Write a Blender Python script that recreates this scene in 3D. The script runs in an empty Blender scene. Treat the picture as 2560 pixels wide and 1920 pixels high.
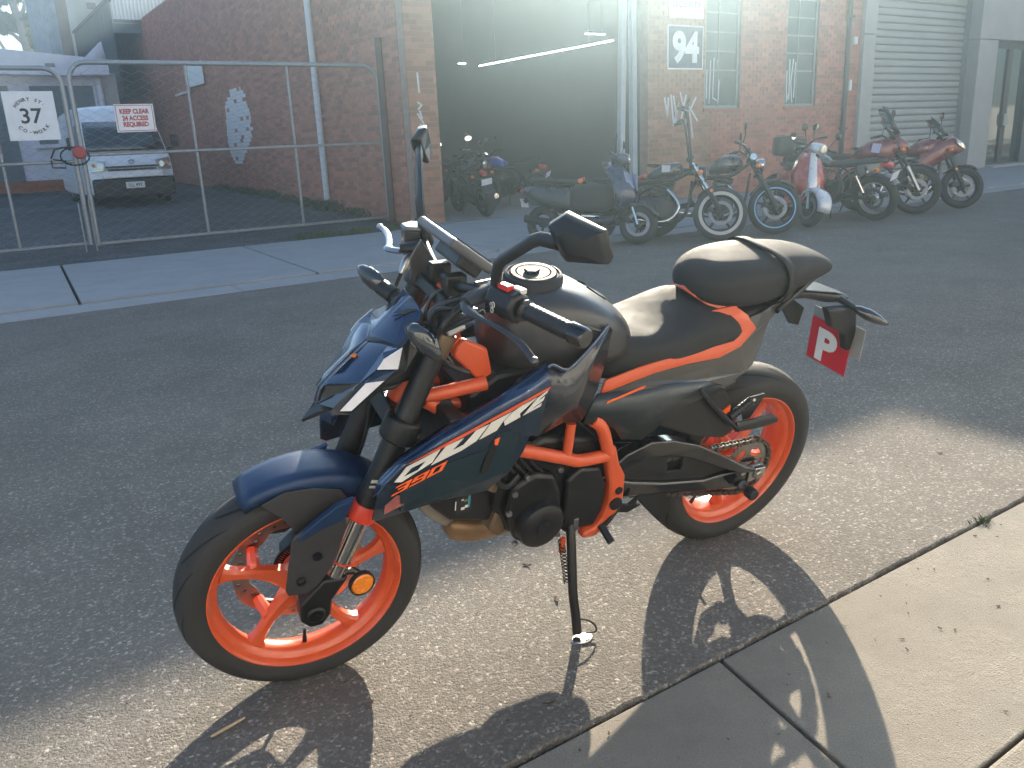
import bpy, bmesh, math, random
from mathutils import Matrix, Vector
random.seed(7)
PI = math.pi
sc = bpy.context.scene
COL = sc.collection

# ------------------------------------------------------------------ camera
cam_d = bpy.data.cameras.new('camera')
cam_d.sensor_width = 36.0
cam_d.lens = 29.095
cam_d.clip_start = 0.05
cam_d.clip_end = 2000.0
cam = bpy.data.objects.new('camera', cam_d)
COL.objects.link(cam)
right = Vector((0.83020189, -0.55573192, -0.04389600))
down = Vector((-0.19109830, -0.20973826, -0.95890109))
fwd = Vector((0.52368528, 0.80446994, -0.28032453))
cm = Matrix.Identity(4)
for i in range(3):
    cm[i][0] = right[i]; cm[i][1] = -down[i]; cm[i][2] = -fwd[i]
cm[2][3] = 1.263
cam.matrix_world = cm
sc.camera = cam

# ------------------------------------------------------------------ sky, sun, exposure
SUN_AZ, SUN_EL = math.radians(48.0), math.radians(22.5)
world = bpy.data.worlds.new('World'); sc.world = world; world.use_nodes = True
wn = world.node_tree
bg = wn.nodes['Background']
sky = wn.nodes.new('ShaderNodeTexSky'); sky.sky_type = 'NISHITA'; sky.sun_disc = False
sky.sun_elevation = SUN_EL
sky.sun_rotation = math.radians(90.0) - SUN_AZ
sky.air_density = 1.0; sky.dust_density = 0.4; sky.ozone_density = 1.0
wn.links.new(sky.outputs[0], bg.inputs[0])
bg.inputs[1].default_value = 0.071
sun_d = bpy.data.lights.new('sun', 'SUN')
sun_d.energy = 5.0; sun_d.angle = math.radians(0.53); sun_d.color = (1.0, 0.85, 0.66)
sun = bpy.data.objects.new('sun', sun_d); COL.objects.link(sun)
sv = Vector((math.cos(SUN_EL) * math.cos(SUN_AZ), math.cos(SUN_EL) * math.sin(SUN_AZ), math.sin(SUN_EL)))
sun.rotation_euler = sv.to_track_quat('Z', 'Y').to_euler()
sun.location = sv * 60
sc.view_settings.view_transform = 'Standard'
sc.view_settings.look = 'None'
sc.view_settings.gamma = 1.0
sc.view_settings.use_curve_mapping = False
sc.view_settings.exposure = 2.2
sc.cycles.max_bounces = 8
sc.cycles.volume_bounces = 0
sc.cycles.transparent_max_bounces = 16

# ------------------------------------------------------------------ materials
MATS = {}

def mat(name, col, rough=0.5, metal=0.0, var=0.12, vscale=7.0, bump=0.0, bscale=160.0, coat=0.0, spec=0.5,
        trans=0.0, island=0.0, emit=None, estr=0.0, alpha=1.0, sheen=0.0, ior=1.5):
    if name in MATS:
        return MATS[name]
    m = bpy.data.materials.new(name); m.use_nodes = True
    nt = m.node_tree; N = nt.nodes; L = nt.links
    p = N['Principled BSDF']
    p.inputs['Metallic'].default_value = metal
    p.inputs['Specular IOR Level'].default_value = spec
    p.inputs['Coat Weight'].default_value = coat
    p.inputs['Coat Roughness'].default_value = 0.06
    p.inputs['Transmission Weight'].default_value = trans
    p.inputs['IOR'].default_value = ior
    p.inputs['Alpha'].default_value = alpha
    p.inputs['Sheen Weight'].default_value = sheen
    if emit:
        p.inputs['Emission Color'].default_value = (*emit, 1); p.inputs['Emission Strength'].default_value = estr
    tc = N.new('ShaderNodeTexCoord')
    no = N.new('ShaderNodeTexNoise'); no.inputs['Scale'].default_value = vscale; no.inputs['Detail'].default_value = 6
    no.inputs['Roughness'].default_value = 0.65
    L.new(tc.outputs['Object'], no.inputs['Vector'])
    mr = N.new('ShaderNodeMapRange'); mr.inputs[1].default_value = 0.3; mr.inputs[2].default_value = 0.7
    mr.inputs[3].default_value = 1 - var; mr.inputs[4].default_value = 1 + var
    L.new(no.outputs['Fac'], mr.inputs[0])
    vm = N.new('ShaderNodeVectorMath'); vm.operation = 'SCALE'; vm.inputs[0].default_value = col[:3]
    if island:
        ge = N.new('ShaderNodeNewGeometry')
        oi = N.new('ShaderNodeObjectInfo')
        ad = N.new('ShaderNodeMath'); ad.operation = 'ADD'; L.new(ge.outputs['Random Per Island'], ad.inputs[0]); L.new(oi.outputs['Random'], ad.inputs[1])
        fr = N.new('ShaderNodeMath'); fr.operation = 'FRACT'; L.new(ad.outputs[0], fr.inputs[0])
        m2 = N.new('ShaderNodeMapRange'); m2.inputs[3].default_value = 1 - island; m2.inputs[4].default_value = 1 + island
        L.new(fr.outputs[0], m2.inputs[0])
        mu = N.new('ShaderNodeMath'); mu.operation = 'MULTIPLY'
        L.new(mr.outputs[0], mu.inputs[0]); L.new(m2.outputs[0], mu.inputs[1]); L.new(mu.outputs[0], vm.inputs['Scale'])
    else:
        L.new(mr.outputs[0], vm.inputs['Scale'])
    L.new(vm.outputs[0], p.inputs['Base Color'])
    r2 = N.new('ShaderNodeMapRange'); r2.inputs[1].default_value = 0.3; r2.inputs[2].default_value = 0.7
    r2.inputs[3].default_value = max(0.0, rough * 0.82); r2.inputs[4].default_value = min(1.0, rough * 1.2)
    L.new(no.outputs['Fac'], r2.inputs[0]); L.new(r2.outputs[0], p.inputs['Roughness'])
    if bump:
        nb = N.new('ShaderNodeTexNoise'); nb.inputs['Scale'].default_value = bscale; nb.inputs['Detail'].default_value = 4
        L.new(tc.outputs['Object'], nb.inputs['Vector'])
        b = N.new('ShaderNodeBump'); b.inputs['Strength'].default_value = bump; b.inputs['Distance'].default_value = 0.004
        L.new(nb.outputs['Fac'], b.inputs['Height']); L.new(b.outputs[0], p.inputs['Normal'])
    MATS[name] = m
    return m

def ramp(nt, stops):
    r = nt.nodes.new('ShaderNodeValToRGB')
    e = r.color_ramp.elements
    while len(e) < len(stops): e.new(0.5)
    for i, (pos, c) in enumerate(stops):
        e[i].position = pos; e[i].color = (*c, 1)
    return r

def asphalt(name, lo, hi, stone=95.0, bumpd=0.006, patch=0.25):
    m = bpy.data.materials.new(name); m.use_nodes = True; nt = m.node_tree; N = nt.nodes; L = nt.links
    p = N['Principled BSDF']; p.inputs['Roughness'].default_value = 0.92; p.inputs['Specular IOR Level'].default_value = 0.3
    tc = N.new('ShaderNodeTexCoord')
    wob = N.new('ShaderNodeTexNoise'); wob.inputs['Scale'].default_value = stone * 0.7
    L.new(tc.outputs['Object'], wob.inputs['Vector'])
    mixv = N.new('ShaderNodeMix'); mixv.data_type = 'VECTOR'; mixv.inputs[0].default_value = 0.014
    L.new(tc.outputs['Object'], mixv.inputs[4]); L.new(wob.outputs['Color'], mixv.inputs[5])
    vo = N.new('ShaderNodeTexVoronoi'); vo.inputs['Scale'].default_value = stone; vo.inputs['Randomness'].default_value = 1.0
    L.new(mixv.outputs[1], vo.inputs['Vector'])
    sep = N.new('ShaderNodeSeparateColor'); L.new(vo.outputs['Color'], sep.inputs[0])
    big = N.new('ShaderNodeTexNoise'); big.inputs['Scale'].default_value = 1.3; big.inputs['Detail'].default_value = 8; big.inputs['Roughness'].default_value = 0.7
    L.new(tc.outputs['Object'], big.inputs['Vector'])
    rp = ramp(nt, [(0.0, lo), (0.62, tuple((a + b) / 2.4 for a, b in zip(lo, hi))), (0.92, hi), (1.0, tuple(min(0.6, x * 1.7) for x in hi))])
    L.new(sep.outputs[0], rp.inputs[0])
    mr = N.new('ShaderNodeMapRange'); mr.inputs[1].default_value = 0.3; mr.inputs[2].default_value = 0.7
    mr.inputs[3].default_value = 1 - patch; mr.inputs[4].default_value = 1 + patch
    L.new(big.outputs['Fac'], mr.inputs[0])
    vm = N.new('ShaderNodeVectorMath'); vm.operation = 'SCALE'
    L.new(rp.outputs[0], vm.inputs[0]); L.new(mr.outputs[0], vm.inputs['Scale'])
    L.new(vm.outputs[0], p.inputs['Base Color'])
    # stones: domed cells of uneven height
    inv = N.new('ShaderNodeMath'); inv.operation = 'MULTIPLY_ADD'; inv.inputs[1].default_value = -1.1; inv.inputs[2].default_value = 1.0
    L.new(vo.outputs['Distance'], inv.inputs[0])
    hm = N.new('ShaderNodeMath'); hm.operation = 'MULTIPLY_ADD'; hm.inputs[1].default_value = 0.7
    L.new(sep.outputs[1], hm.inputs[0]); L.new(inv.outputs[0], hm.inputs[2])
    fine = N.new('ShaderNodeTexNoise'); fine.inputs['Scale'].default_value = stone * 5; fine.inputs['Detail'].default_value = 3
    L.new(tc.outputs['Object'], fine.inputs['Vector'])
    h2 = N.new('ShaderNodeMath'); h2.operation = 'MULTIPLY_ADD'; h2.inputs[1].default_value = 0.5
    L.new(fine.outputs['Fac'], h2.inputs[0]); L.new(hm.outputs[0], h2.inputs[2])
    b = N.new('ShaderNodeBump'); b.inputs['Strength'].default_value = 0.75; b.inputs['Distance'].default_value = bumpd
    L.new(h2.outputs[0], b.inputs['Height']); L.new(b.outputs[0], p.inputs['Normal'])
    MATS[name] = m
    return m

def concrete(name, col, var=0.22, bumpd=0.003, pits=60.0):
    m = bpy.data.materials.new(name); m.use_nodes = True; nt = m.node_tree; N = nt.nodes; L = nt.links
    p = N['Principled BSDF']; p.inputs['Roughness'].default_value = 0.9; p.inputs['Specular IOR Level'].default_value = 0.3
    tc = N.new('ShaderNodeTexCoord')
    a = N.new('ShaderNodeTexNoise'); a.inputs['Scale'].default_value = 2.2; a.inputs['Detail'].default_value = 9; a.inputs['Roughness'].default_value = 0.72
    L.new(tc.outputs['Object'], a.inputs['Vector'])
    f = N.new('ShaderNodeTexNoise'); f.inputs['Scale'].default_value = 260; f.inputs['Detail'].default_value = 3
    L.new(tc.outputs['Object'], f.inputs['Vector'])
    v = N.new('ShaderNodeTexVoronoi'); v.inputs['Scale'].default_value = pits
    L.new(tc.outputs['Object'], v.inputs['Vector'])
    pit = N.new('ShaderNodeMapRange'); pit.inputs[1].default_value = 0.0; pit.inputs[2].default_value = 0.16; pit.inputs[3].default_value = 0.0; pit.inputs[4].default_value = 1.0
    L.new(v.outputs['Distance'], pit.inputs[0])
    mr = N.new('ShaderNodeMapRange'); mr.inputs[1].default_value = 0.28; mr.inputs[2].default_value = 0.72; mr.inputs[3].default_value = 1 - var; mr.inputs[4].default_value = 1 + var
    L.new(a.outputs['Fac'], mr.inputs[0])
    m2 = N.new('ShaderNodeMapRange'); m2.inputs[1].default_value = 0.3; m2.inputs[2].default_value = 0.7; m2.inputs[3].default_value = 0.82; m2.inputs[4].default_value = 1.15
    L.new(f.outputs['Fac'], m2.inputs[0])
    mu = N.new('ShaderNodeMath'); mu.operation = 'MULTIPLY'; L.new(mr.outputs[0], mu.inputs[0]); L.new(m2.outputs[0], mu.inputs[1])
    vm = N.new('ShaderNodeVectorMath'); vm.operation = 'SCALE'; vm.inputs[0].default_value = col
    L.new(mu.outputs[0], vm.inputs['Scale']); L.new(vm.outputs[0], p.inputs['Base Color'])
    h = N.new('ShaderNodeMath'); h.operation = 'MULTIPLY_ADD'; h.inputs[1].default_value = 0.6
    mid = N.new('ShaderNodeTexNoise'); mid.inputs['Scale'].default_value = 170; mid.inputs['Detail'].default_value = 4
    L.new(tc.outputs['Object'], mid.inputs['Vector'])
    msk = N.new('ShaderNodeMapRange'); msk.inputs[1].default_value = 0.48; msk.inputs[2].default_value = 0.62; msk.inputs[3].default_value = 0.15; msk.inputs[4].default_value = 1.3
    L.new(a.outputs['Fac'], msk.inputs[0])
    mm = N.new('ShaderNodeMath'); mm.operation = 'MULTIPLY'; L.new(mid.outputs['Fac'], mm.inputs[0]); L.new(msk.outputs[0], mm.inputs[1])
    pm = N.new('ShaderNodeMath'); pm.operation = 'ADD'; L.new(pit.outputs[0], pm.inputs[0]); L.new(mm.outputs[0], pm.inputs[1])
    L.new(f.outputs['Fac'], h.inputs[0]); L.new(pm.outputs[0], h.inputs[2])
    b = N.new('ShaderNodeBump'); b.inputs['Strength'].default_value = 0.6; b.inputs['Distance'].default_value = bumpd
    L.new(h.outputs[0], b.inputs['Height']); L.new(b.outputs[0], p.inputs['Normal'])
    MATS[name] = m
    return m

def glass(name, tint=(0.75, 0.85, 0.85), rough=0.02):
    m = bpy.data.materials.new(name); m.use_nodes = True; nt = m.node_tree; N = nt.nodes; L = nt.links
    out = N['Material Output']; N.remove(N['Principled BSDF'])
    t = N.new('ShaderNodeBsdfTransparent'); t.inputs[0].default_value = (*tint, 1)
    g = N.new('ShaderNodeBsdfGlossy'); g.inputs['Roughness'].default_value = rough
    fr = N.new('ShaderNodeFresnel'); fr.inputs[0].default_value = 1.5
    mx = N.new('ShaderNodeMixShader'); L.new(fr.outputs[0], mx.inputs[0]); L.new(t.outputs[0], mx.inputs[1]); L.new(g.outputs[0], mx.inputs[2])
    L.new(mx.outputs[0], out.inputs[0])
    MATS[name] = m
    return m

# ------------------------------------------------------------------ mesh helpers
def V(*a): return Vector(a)

class G:
    """collects verts and faces of ONE mesh object"""
    def __init__(s): s.v = []; s.f = []
    def add(s, vs, fs):
        b = len(s.v); s.v += [tuple(p) for p in vs]; s.f += [tuple(b + i for i in f) for f in fs]; return s
    def box(s, c, d, R=None):
        vs = []
        for i in (-1, 1):
            for j in (-1, 1):
                for k in (-1, 1):
                    q = Vector((i * d[0] / 2, j * d[1] / 2, k * d[2] / 2))
                    if R: q = R @ q
                    vs.append(q + Vector(c))
        return s.add(vs, [(0, 1, 3, 2), (4, 6, 7, 5), (0, 4, 5, 1), (2, 3, 7, 6), (0, 2, 6, 4), (1, 5, 7, 3)])
    def bx(s, x0, x1, y0, y1, z0, z1):
        return s.box(((x0 + x1) / 2, (y0 + y1) / 2, (z0 + z1) / 2), (abs(x1 - x0), abs(y1 - y0), abs(z1 - z0)))
    def loft(s, rings, caps=True, closed=True):
        n = len(rings[0]); vs = [p for r in rings for p in r]; fs = []
        for i in range(len(rings) - 1):
            for j in range(n if closed else n - 1):
                k = (j + 1) % n
                fs.append((i * n + j, i * n + k, (i + 1) * n + k, (i + 1) * n + j))
        if caps:
            fs.append(tuple(range(n))); fs.append(tuple(reversed(range((len(rings) - 1) * n, len(rings) * n))))
        return s.add(vs, fs)
    def tube(s, pts, r, n=10, caps=True, flat=None, up=None):
        """sweep; r a number or list; flat=(a,b) scales section on two axes"""
        pts = [Vector(p) for p in pts]; rs = r if isinstance(r, (list, tuple)) else [r] * len(pts)
        T0 = (pts[1] - pts[0]).normalized()
        u = Vector(up) if up else (Vector((0, 0, 1)) if abs(T0.z) < 0.9 else Vector((1, 0, 0)))
        rings = []
        for i, p in enumerate(pts):
            t = (pts[min(i + 1, len(pts) - 1)] - pts[max(i - 1, 0)]).normalized()
            a = (u - t * u.dot(t))
            if a.length < 1e-5: a = t.orthogonal()
            a.normalize(); b = t.cross(a); u = a if not up else Vector(up)
            fa, fb = flat or (1, 1)
            rings.append([p + (a * math.cos(w) * fa + b * math.sin(w) * fb) * rs[i] for w in (2 * PI * (k + 0.5) / n for k in range(n))])
        return s.loft(rings, caps)
    def lathe(s, prof, c=(0, 0, 0), ax=(0, 1, 0), n=48, closed=False, a0=0.0, a1=2 * PI):
        """prof: (radius, height along ax)"""
        ax = Vector(ax).normalized(); a = ax.orthogonal().normalized(); b = ax.cross(a); c = Vector(c)
        full = abs(a1 - a0 - 2 * PI) < 1e-6
        m = n if full else n + 1
        vs = []; np_ = len(prof)
        for i in range(m):
            w = a0 + (a1 - a0) * i / n
            d = a * math.cos(w) + b * math.sin(w)
            vs += [c + d * r + ax * h for r, h in prof]
        fs = []
        for i in range(n):
            k = (i + 1) % m
            for j in range(np_ if closed else np_ - 1):
                l = (j + 1) % np_
                fs.append((i * np_ + j, k * np_ + j, k * np_ + l, i * np_ + l))
        if not closed and full:
            for j in (0, np_ - 1):
                if prof[j][0] > 1e-6: fs.append(tuple(i * np_ + j for i in range(m)))
        return s.add(vs, fs)
    def disc(s, c, ax, r, t=0.004, n=24): return s.lathe([(r, -t / 2), (r, t / 2)], c, ax, n)
    def prism(s, poly, y0, y1):
        """polygon in (x, z) extruded along y"""
        n = len(poly)
        vs = [(x, y0, z) for x, z in poly] + [(x, y1, z) for x, z in poly]
        fs = [tuple(range(n)), tuple(reversed(range(n, 2 * n)))] + [(i, n + i, n + (i + 1) % n, (i + 1) % n) for i in range(n)]
        return s.add(vs, fs)
    def body(s, secs, n=28):
        """loft along x; secs: (x, half width, z top, z bottom, exponent[, yc])"""
        rings = []
        for q in secs:
            x, w, zt, zb, e = q[:5]; yc = q[5] if len(q) > 5 else 0
            zc = (zt + zb) / 2; hh = (zt - zb) / 2; R = []
            for k in range(n):
                a = 2 * PI * k / n; ca, sa = math.cos(a), math.sin(a)
                R.append((x, yc + w * math.copysign(abs(ca) ** (2 / e), ca), zc + hh * math.copysign(abs(sa) ** (2 / e), sa)))
            rings.append(R)
        return s.loft(rings)
    def mirror_y(s):
        b = len(s.v); s.v += [(x, -y, z) for x, y, z in s.v]; s.f += [tuple(b + i for i in reversed(f)) for f in list(s.f)]; return s
    def xf(s, fn): s.v = [tuple(fn(Vector(p))) for p in s.v]; return s
    def obj(s, name, m, parent=None, smooth=40.0, bevel=0.0, sub=0, solid=0.0, seg=2):
        me = bpy.data.meshes.new(name); me.from_pydata(s.v, [], s.f); me.update()
        bm = bmesh.new(); bm.from_mesh(me); bmesh.ops.remove_doubles(bm, verts=bm.verts, dist=1e-6)
        bmesh.ops.recalc_face_normals(bm, faces=bm.faces); bm.to_mesh(me); bm.free()
        if smooth:
            me.polygons.foreach_set('use_smooth', [True] * len(me.polygons))
            me.set_sharp_from_angle(angle=math.radians(smooth))
        me.materials.append(m)
        o = bpy.data.objects.new(name, me); COL.objects.link(o)
        if parent: o.parent = parent
        if solid:
            k = o.modifiers.new('thickness', 'SOLIDIFY'); k.thickness = solid; k.offset = -1
        if bevel:
            k = o.modifiers.new('edges', 'BEVEL'); k.width = bevel; k.segments = seg; k.limit_method = 'ANGLE'; k.angle_limit = math.radians(32)
            k.harden_normals = False
        if sub:
            k = o.modifiers.new('smooth', 'SUBSURF'); k.levels = sub; k.render_levels = sub
        return o

def tag(o, label=None, cat=None, group=None, kind=None):
    if label: o['label'] = label
    if cat: o['category'] = cat
    if group: o['group'] = group
    if kind: o['kind'] = kind
    return o

def thing(name, label, cat, loc=(0, 0, 0), rot=None, group=None):
    o = bpy.data.objects.new(name, None); COL.objects.link(o); o.location = loc
    o.empty_display_size = 0.1
    if rot is not None: o.rotation_euler = rot
    return tag(o, label, cat, group)

def text_mesh(body, size=1.0, bold=0.0, depth=0.002, space=1.0):
    """flat lettering as mesh data in the xy plane, centred on the origin"""
    cu = bpy.data.curves.new('lettering', 'FONT'); cu.body = body; cu.size = size; cu.align_x = 'CENTER'; cu.align_y = 'CENTER'
    cu.offset = bold; cu.extrude = depth / 2; cu.space_character = space; cu.resolution_u = 4
    o = bpy.data.objects.new('lettering', cu); COL.objects.link(o)
    bpy.context.view_layer.update()
    me = bpy.data.meshes.new_from_object(o.evaluated_get(bpy.context.evaluated_depsgraph_get()))
    bpy.data.objects.remove(o); bpy.data.curves.remove(cu)
    return me

def lettering(name, body, m, parent, mtx, size=1.0, bold=0.0, depth=0.002, space=1.0, sx=1.0, sy=1.0):
    me = text_mesh(body, size, bold, depth, space)
    xs = [v.co.x for v in me.vertices]; ys = [v.co.y for v in me.vertices]
    cx, cy = (min(xs) + max(xs)) / 2, (min(ys) + max(ys)) / 2
    for v in me.vertices: v.co = mtx @ Vector(((v.co.x - cx) * sx, (v.co.y - cy) * sy, v.co.z))
    me.materials.clear(); me.materials.append(m)
    o = bpy.data.objects.new(name, me); COL.objects.link(o); o.parent = parent
    return o

def facing_street(x, y, z):
    """xy-plane lettering -> upright, facing -Y, reading along +X"""
    return Matrix(((1, 0, 0, x), (0, 0, -1, y), (0, 1, 0, z), (0, 0, 0, 1)))

def spline(pts, n=6):
    """Catmull-Rom through pts"""
    P = [Vector(p) for p in pts]; out = []
    for i in range(len(P) - 1):
        a, b, c, d = P[max(i - 1, 0)], P[i], P[i + 1], P[min(i + 2, len(P) - 1)]
        for k in range(n):
            t = k / n
            out.append(0.5 * ((2 * b) + (c - a) * t + (2 * a - 5 * b + 4 * c - d) * t * t + (-a + 3 * b - 3 * c + d) * t ** 3))
    out.append(P[-1]); return out

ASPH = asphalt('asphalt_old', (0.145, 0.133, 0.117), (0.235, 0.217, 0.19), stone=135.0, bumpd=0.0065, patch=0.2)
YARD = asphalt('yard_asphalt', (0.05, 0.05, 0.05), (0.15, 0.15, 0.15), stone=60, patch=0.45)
CONC = concrete('gutter_concrete', (0.215, 0.196, 0.163), bumpd=0.006)
FPATH = concrete('footpath_concrete', (0.30, 0.30, 0.30), var=0.14, bumpd=0.001)
WCONC = concrete('wall_concrete', (0.42, 0.40, 0.37), var=0.12, bumpd=0.0015, pits=25)
SOIL = mat('soil', (0.045, 0.038, 0.03), 0.95, var=0.4, vscale=30, bump=0.8, bscale=90)
MORT = mat('mortar', (0.34, 0.22, 0.175), 0.95, var=0.25, bump=0.4, bscale=120)
BRICK = mat('brick_red', (0.42, 0.155, 0.105), 0.9, var=0.2, vscale=16, bump=0.5, bscale=110, island=0.24)
BRICKB = mat('brick_brown', (0.34, 0.165, 0.10), 0.9, var=0.2, vscale=16, bump=0.5, bscale=110, island=0.22)
WHITEP = mat('white_paint', (0.76, 0.74, 0.74), 0.6, var=0.08, bump=0.1, bscale=60)
GALV = mat('galvanised_steel', (0.34, 0.35, 0.36), 0.5, metal=0.7, var=0.18, vscale=20)
BLACKPL = mat('black_plastic', (0.010, 0.0105, 0.012), 0.42, var=0.2, bump=0.06, bscale=900)
BLACKGL = mat('black_gloss', (0.008, 0.008, 0.01), 0.12, coat=0.6)
BLACKMT = mat('black_metal', (0.009, 0.0095, 0.0105), 0.45, metal=0.1, var=0.25, bump=0.08, bscale=500)
GREYPL = mat('grey_plastic', (0.034, 0.034, 0.036), 0.5, var=0.12, bump=0.12, bscale=1300)
GREYPT = mat('grey_paint', (0.085, 0.085, 0.085), 0.36, metal=0.5, var=0.06, coat=0.35)
TANKP = mat('tank_paint', (0.06, 0.06, 0.062), 0.4, metal=0.5, var=0.05, coat=0.15)
BLUEP = mat('blue_paint', (0.010, 0.032, 0.085), 0.24, metal=0.25, var=0.06, coat=0.8)
BLUEM = mat('blue_matt', (0.012, 0.035, 0.092), 0.42, metal=0.2, var=0.08)
TEALP = mat('teal_dark', (0.012, 0.030, 0.042), 0.34, metal=0.2, var=0.1, coat=0.3)
ORANGE = mat('orange_paint', (0.60, 0.088, 0.024), 0.34, var=0.05, coat=0.5)
ORANGEF = mat('orange_frame', (0.58, 0.085, 0.024), 0.42, var=0.06, bump=0.05, bscale=700, coat=0.2)
RUBBER = mat('tyre_rubber', (0.028, 0.028, 0.028), 0.78, var=0.25, vscale=9, bump=0.12, bscale=420)
GROOVE = mat('tyre_groove', (0.006, 0.006, 0.006), 0.9)
SEATV = mat('seat_vinyl', (0.026, 0.026, 0.027), 0.72, var=0.15, bump=0.35, bscale=1500, spec=0.3)
SEATG = mat('seat_grip', (0.03, 0.03, 0.03), 0.6, var=0.12, bump=0.9, bscale=700)
CHROME = mat('fork_chrome', (0.55, 0.53, 0.5), 0.12, metal=1.0, var=0.05)
ALU = mat('aluminium', (0.5, 0.49, 0.47), 0.34, metal=1.0, var=0.12)
STEEL = mat('brake_steel', (0.36, 0.33, 0.3), 0.3, metal=1.0, var=0.15)
BRONZE = mat('bronze_engine', (0.16, 0.11, 0.065), 0.45, metal=0.6, var=0.2)
EXHT = mat('exhaust_heatshield', (0.30, 0.19, 0.11), 0.5, metal=0.6, var=0.25)
DECW = mat('white_decal', (0.62, 0.60, 0.55), 0.4, var=0.05)
DECR = mat('red_decal', (0.62, 0.09, 0.04), 0.4, var=0.05)
DECO = mat('orange_decal', (0.85, 0.12, 0.02), 0.4, var=0.04)
DRL = mat('lamp_diffuser', (0.72, 0.72, 0.76), 0.35, var=0.04, coat=0.4)
LENS = mat('lamp_lens', (0.02, 0.025, 0.03), 0.08, coat=1.0, var=0.05)
AMBER = mat('amber_reflector', (0.75, 0.2, 0.01), 0.25, coat=0.6, var=0.2, vscale=60)
MIRG = mat('mirror_glass', (0.7, 0.72, 0.75), 0.02, metal=1.0, var=0.02)
REDPL = mat('red_plastic', (0.55, 0.02, 0.02), 0.35, coat=0.3)
PAPER = mat('white_sign', (0.82, 0.81, 0.80), 0.55, var=0.06)
PLATEB = mat('plate_red', (0.55, 0.012, 0.03), 0.45, var=0.06)
REFLW = mat('white_film', (0.78, 0.78, 0.74), 0.35, var=0.05)
CLEAR = glass('clear_glass')
TINT = glass('tinted_glass', (0.22, 0.27, 0.27))
# ================================================================== ground
g = G().bx(-140, 160, -40, 180, -0.30, -0.12); tag(g.obj('ground', SOIL, smooth=0), kind='structure')

def sheet(name, x0, x1, y0, y1, z, m, t=0.10, nx=1, ny=1, zf=None):
    s = G(); vs = []; fs = []
    for j in range(ny + 1):
        for i in range(nx + 1):
            x = x0 + (x1 - x0) * i / nx; y = y0 + (y1 - y0) * j / ny
            vs.append((x, y, z if zf is None else zf(x, y)))
    for j in range(ny):
        for i in range(nx):
            a = j * (nx + 1) + i; fs.append((a, a + 1, a + nx + 2, a + nx + 1))
    s.add(vs, fs)
    # skirt so the sheet has thickness
    o = s.obj(name, m, smooth=30, solid=t)
    return o

def edge_y(x):    # ragged seal edge along the gutter
    return 1.242 + 0.0022 * math.sin(x * 9.1) + 0.002 * math.sin(x * 23.7 + 1) + 0.0022 * math.sin(x * 57.3 + 2) + 0.0016 * math.sin(x * 141.0)
s = G(); xs = [-60 + 0.5 * i for i in range(114)] + [-3 + 0.02 * i for i in range(450)] + [6 + 0.6 * i for i in range(140)]
vs = []; fs = []
rows = [(lambda x: edge_y(x), -0.09), (lambda x: edge_y(x), -0.004), (lambda x: edge_y(x) + 0.005, 0.0), (lambda x: 8.02, 0.0), (lambda x: 8.02, -0.09)]
for k, (fy, z) in enumerate(rows): vs += [(x, fy(x), z) for x in xs]
n = len(xs)
for k in range(len(rows) - 1):
    for i in range(n - 1): fs.append((k * n + i, k * n + i + 1, (k + 1) * n + i + 1, (k + 1) * n + i))
s.add(vs, fs); tag(s.obj('road', ASPH, smooth=20), kind='structure')

# near gutter: cast concrete slabs, open joints between them
def slabs(root_name, spans, y0, y1, z, m, bevel, t=0.09, gap=0.008, skew=0.0):
    root = None
    for i, (a, b) in enumerate(spans):
        s = G(); k = lambda x, y: x + skew * (y - y0)
        s.add([(k(a + gap, y0), y0, z - t), (k(b - gap, y0), y0, z - t), (k(b - gap, y1), y1, z - t), (k(a + gap, y1), y1, z - t),
               (k(a + gap, y0), y0, z), (k(b - gap, y0), y0, z), (k(b - gap, y1), y1, z), (k(a + gap, y1), y1, z)],
              [(3, 2, 1, 0), (4, 5, 6, 7), (0, 1, 5, 4), (1, 2, 6, 5), (2, 3, 7, 6), (3, 0, 4, 7)])
        if root is None:
            root = bpy.data.objects.new(root_name, None); COL.objects.link(root); tag(root, kind='structure')
        s.obj('slab', m, root, smooth=0, bevel=bevel)
    return root
slabs('gutter', [(1.28 + 2.8 * (i - 8), 1.28 + 2.8 * (i - 7)) for i in range(20)], 0.665, 1.231, -0.004, CONC, 0.004, gap=0.006, skew=0.19)
slabs('kerb', [(1.28 + 2.8 * (i - 8), 1.28 + 2.8 * (i - 7)) for i in range(20)], 0.50, 0.655, 0.004, CONC, 0.012, gap=0.006)
tag(sheet('footpath_near', -60, 90, -4.55, 0.495, 0.012, FPATH), kind='structure')
# far side
slabs('kerb_far', [(-30 + 2.3 * i, -30 + 2.3 * (i + 1)) for i in range(40)], 8.03, 8.49, 0.004, FPATH, 0.008, gap=0.004)
slabs('footpath_far', [(0.83 - 2.3 * 10 + 2.3 * i, 0.83 - 2.3 * 10 + 2.3 * (i + 1)) for i in range(32)], 8.51, 11.9, 0.022, FPATH, 0.01, gap=0.014, skew=0.06)
def yz(x, y):
    a = max(0.0, min(1.0, (y - 13.0) / 7.0)); b = max(0.0, min(1.0, (y - 20.0) / 9.0))
    return 0.004 + 0.30 * a + 0.17 * b + 0.012 * math.sin(x * 3.1 + y) * math.sin(y * 2.3) * a
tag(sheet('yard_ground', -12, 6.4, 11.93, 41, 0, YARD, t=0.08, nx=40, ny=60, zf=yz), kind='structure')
tag(sheet('forecourt_ground', 6.42, 60, 11.93, 12.48, 0.014, FPATH, t=0.08), kind='structure')

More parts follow.
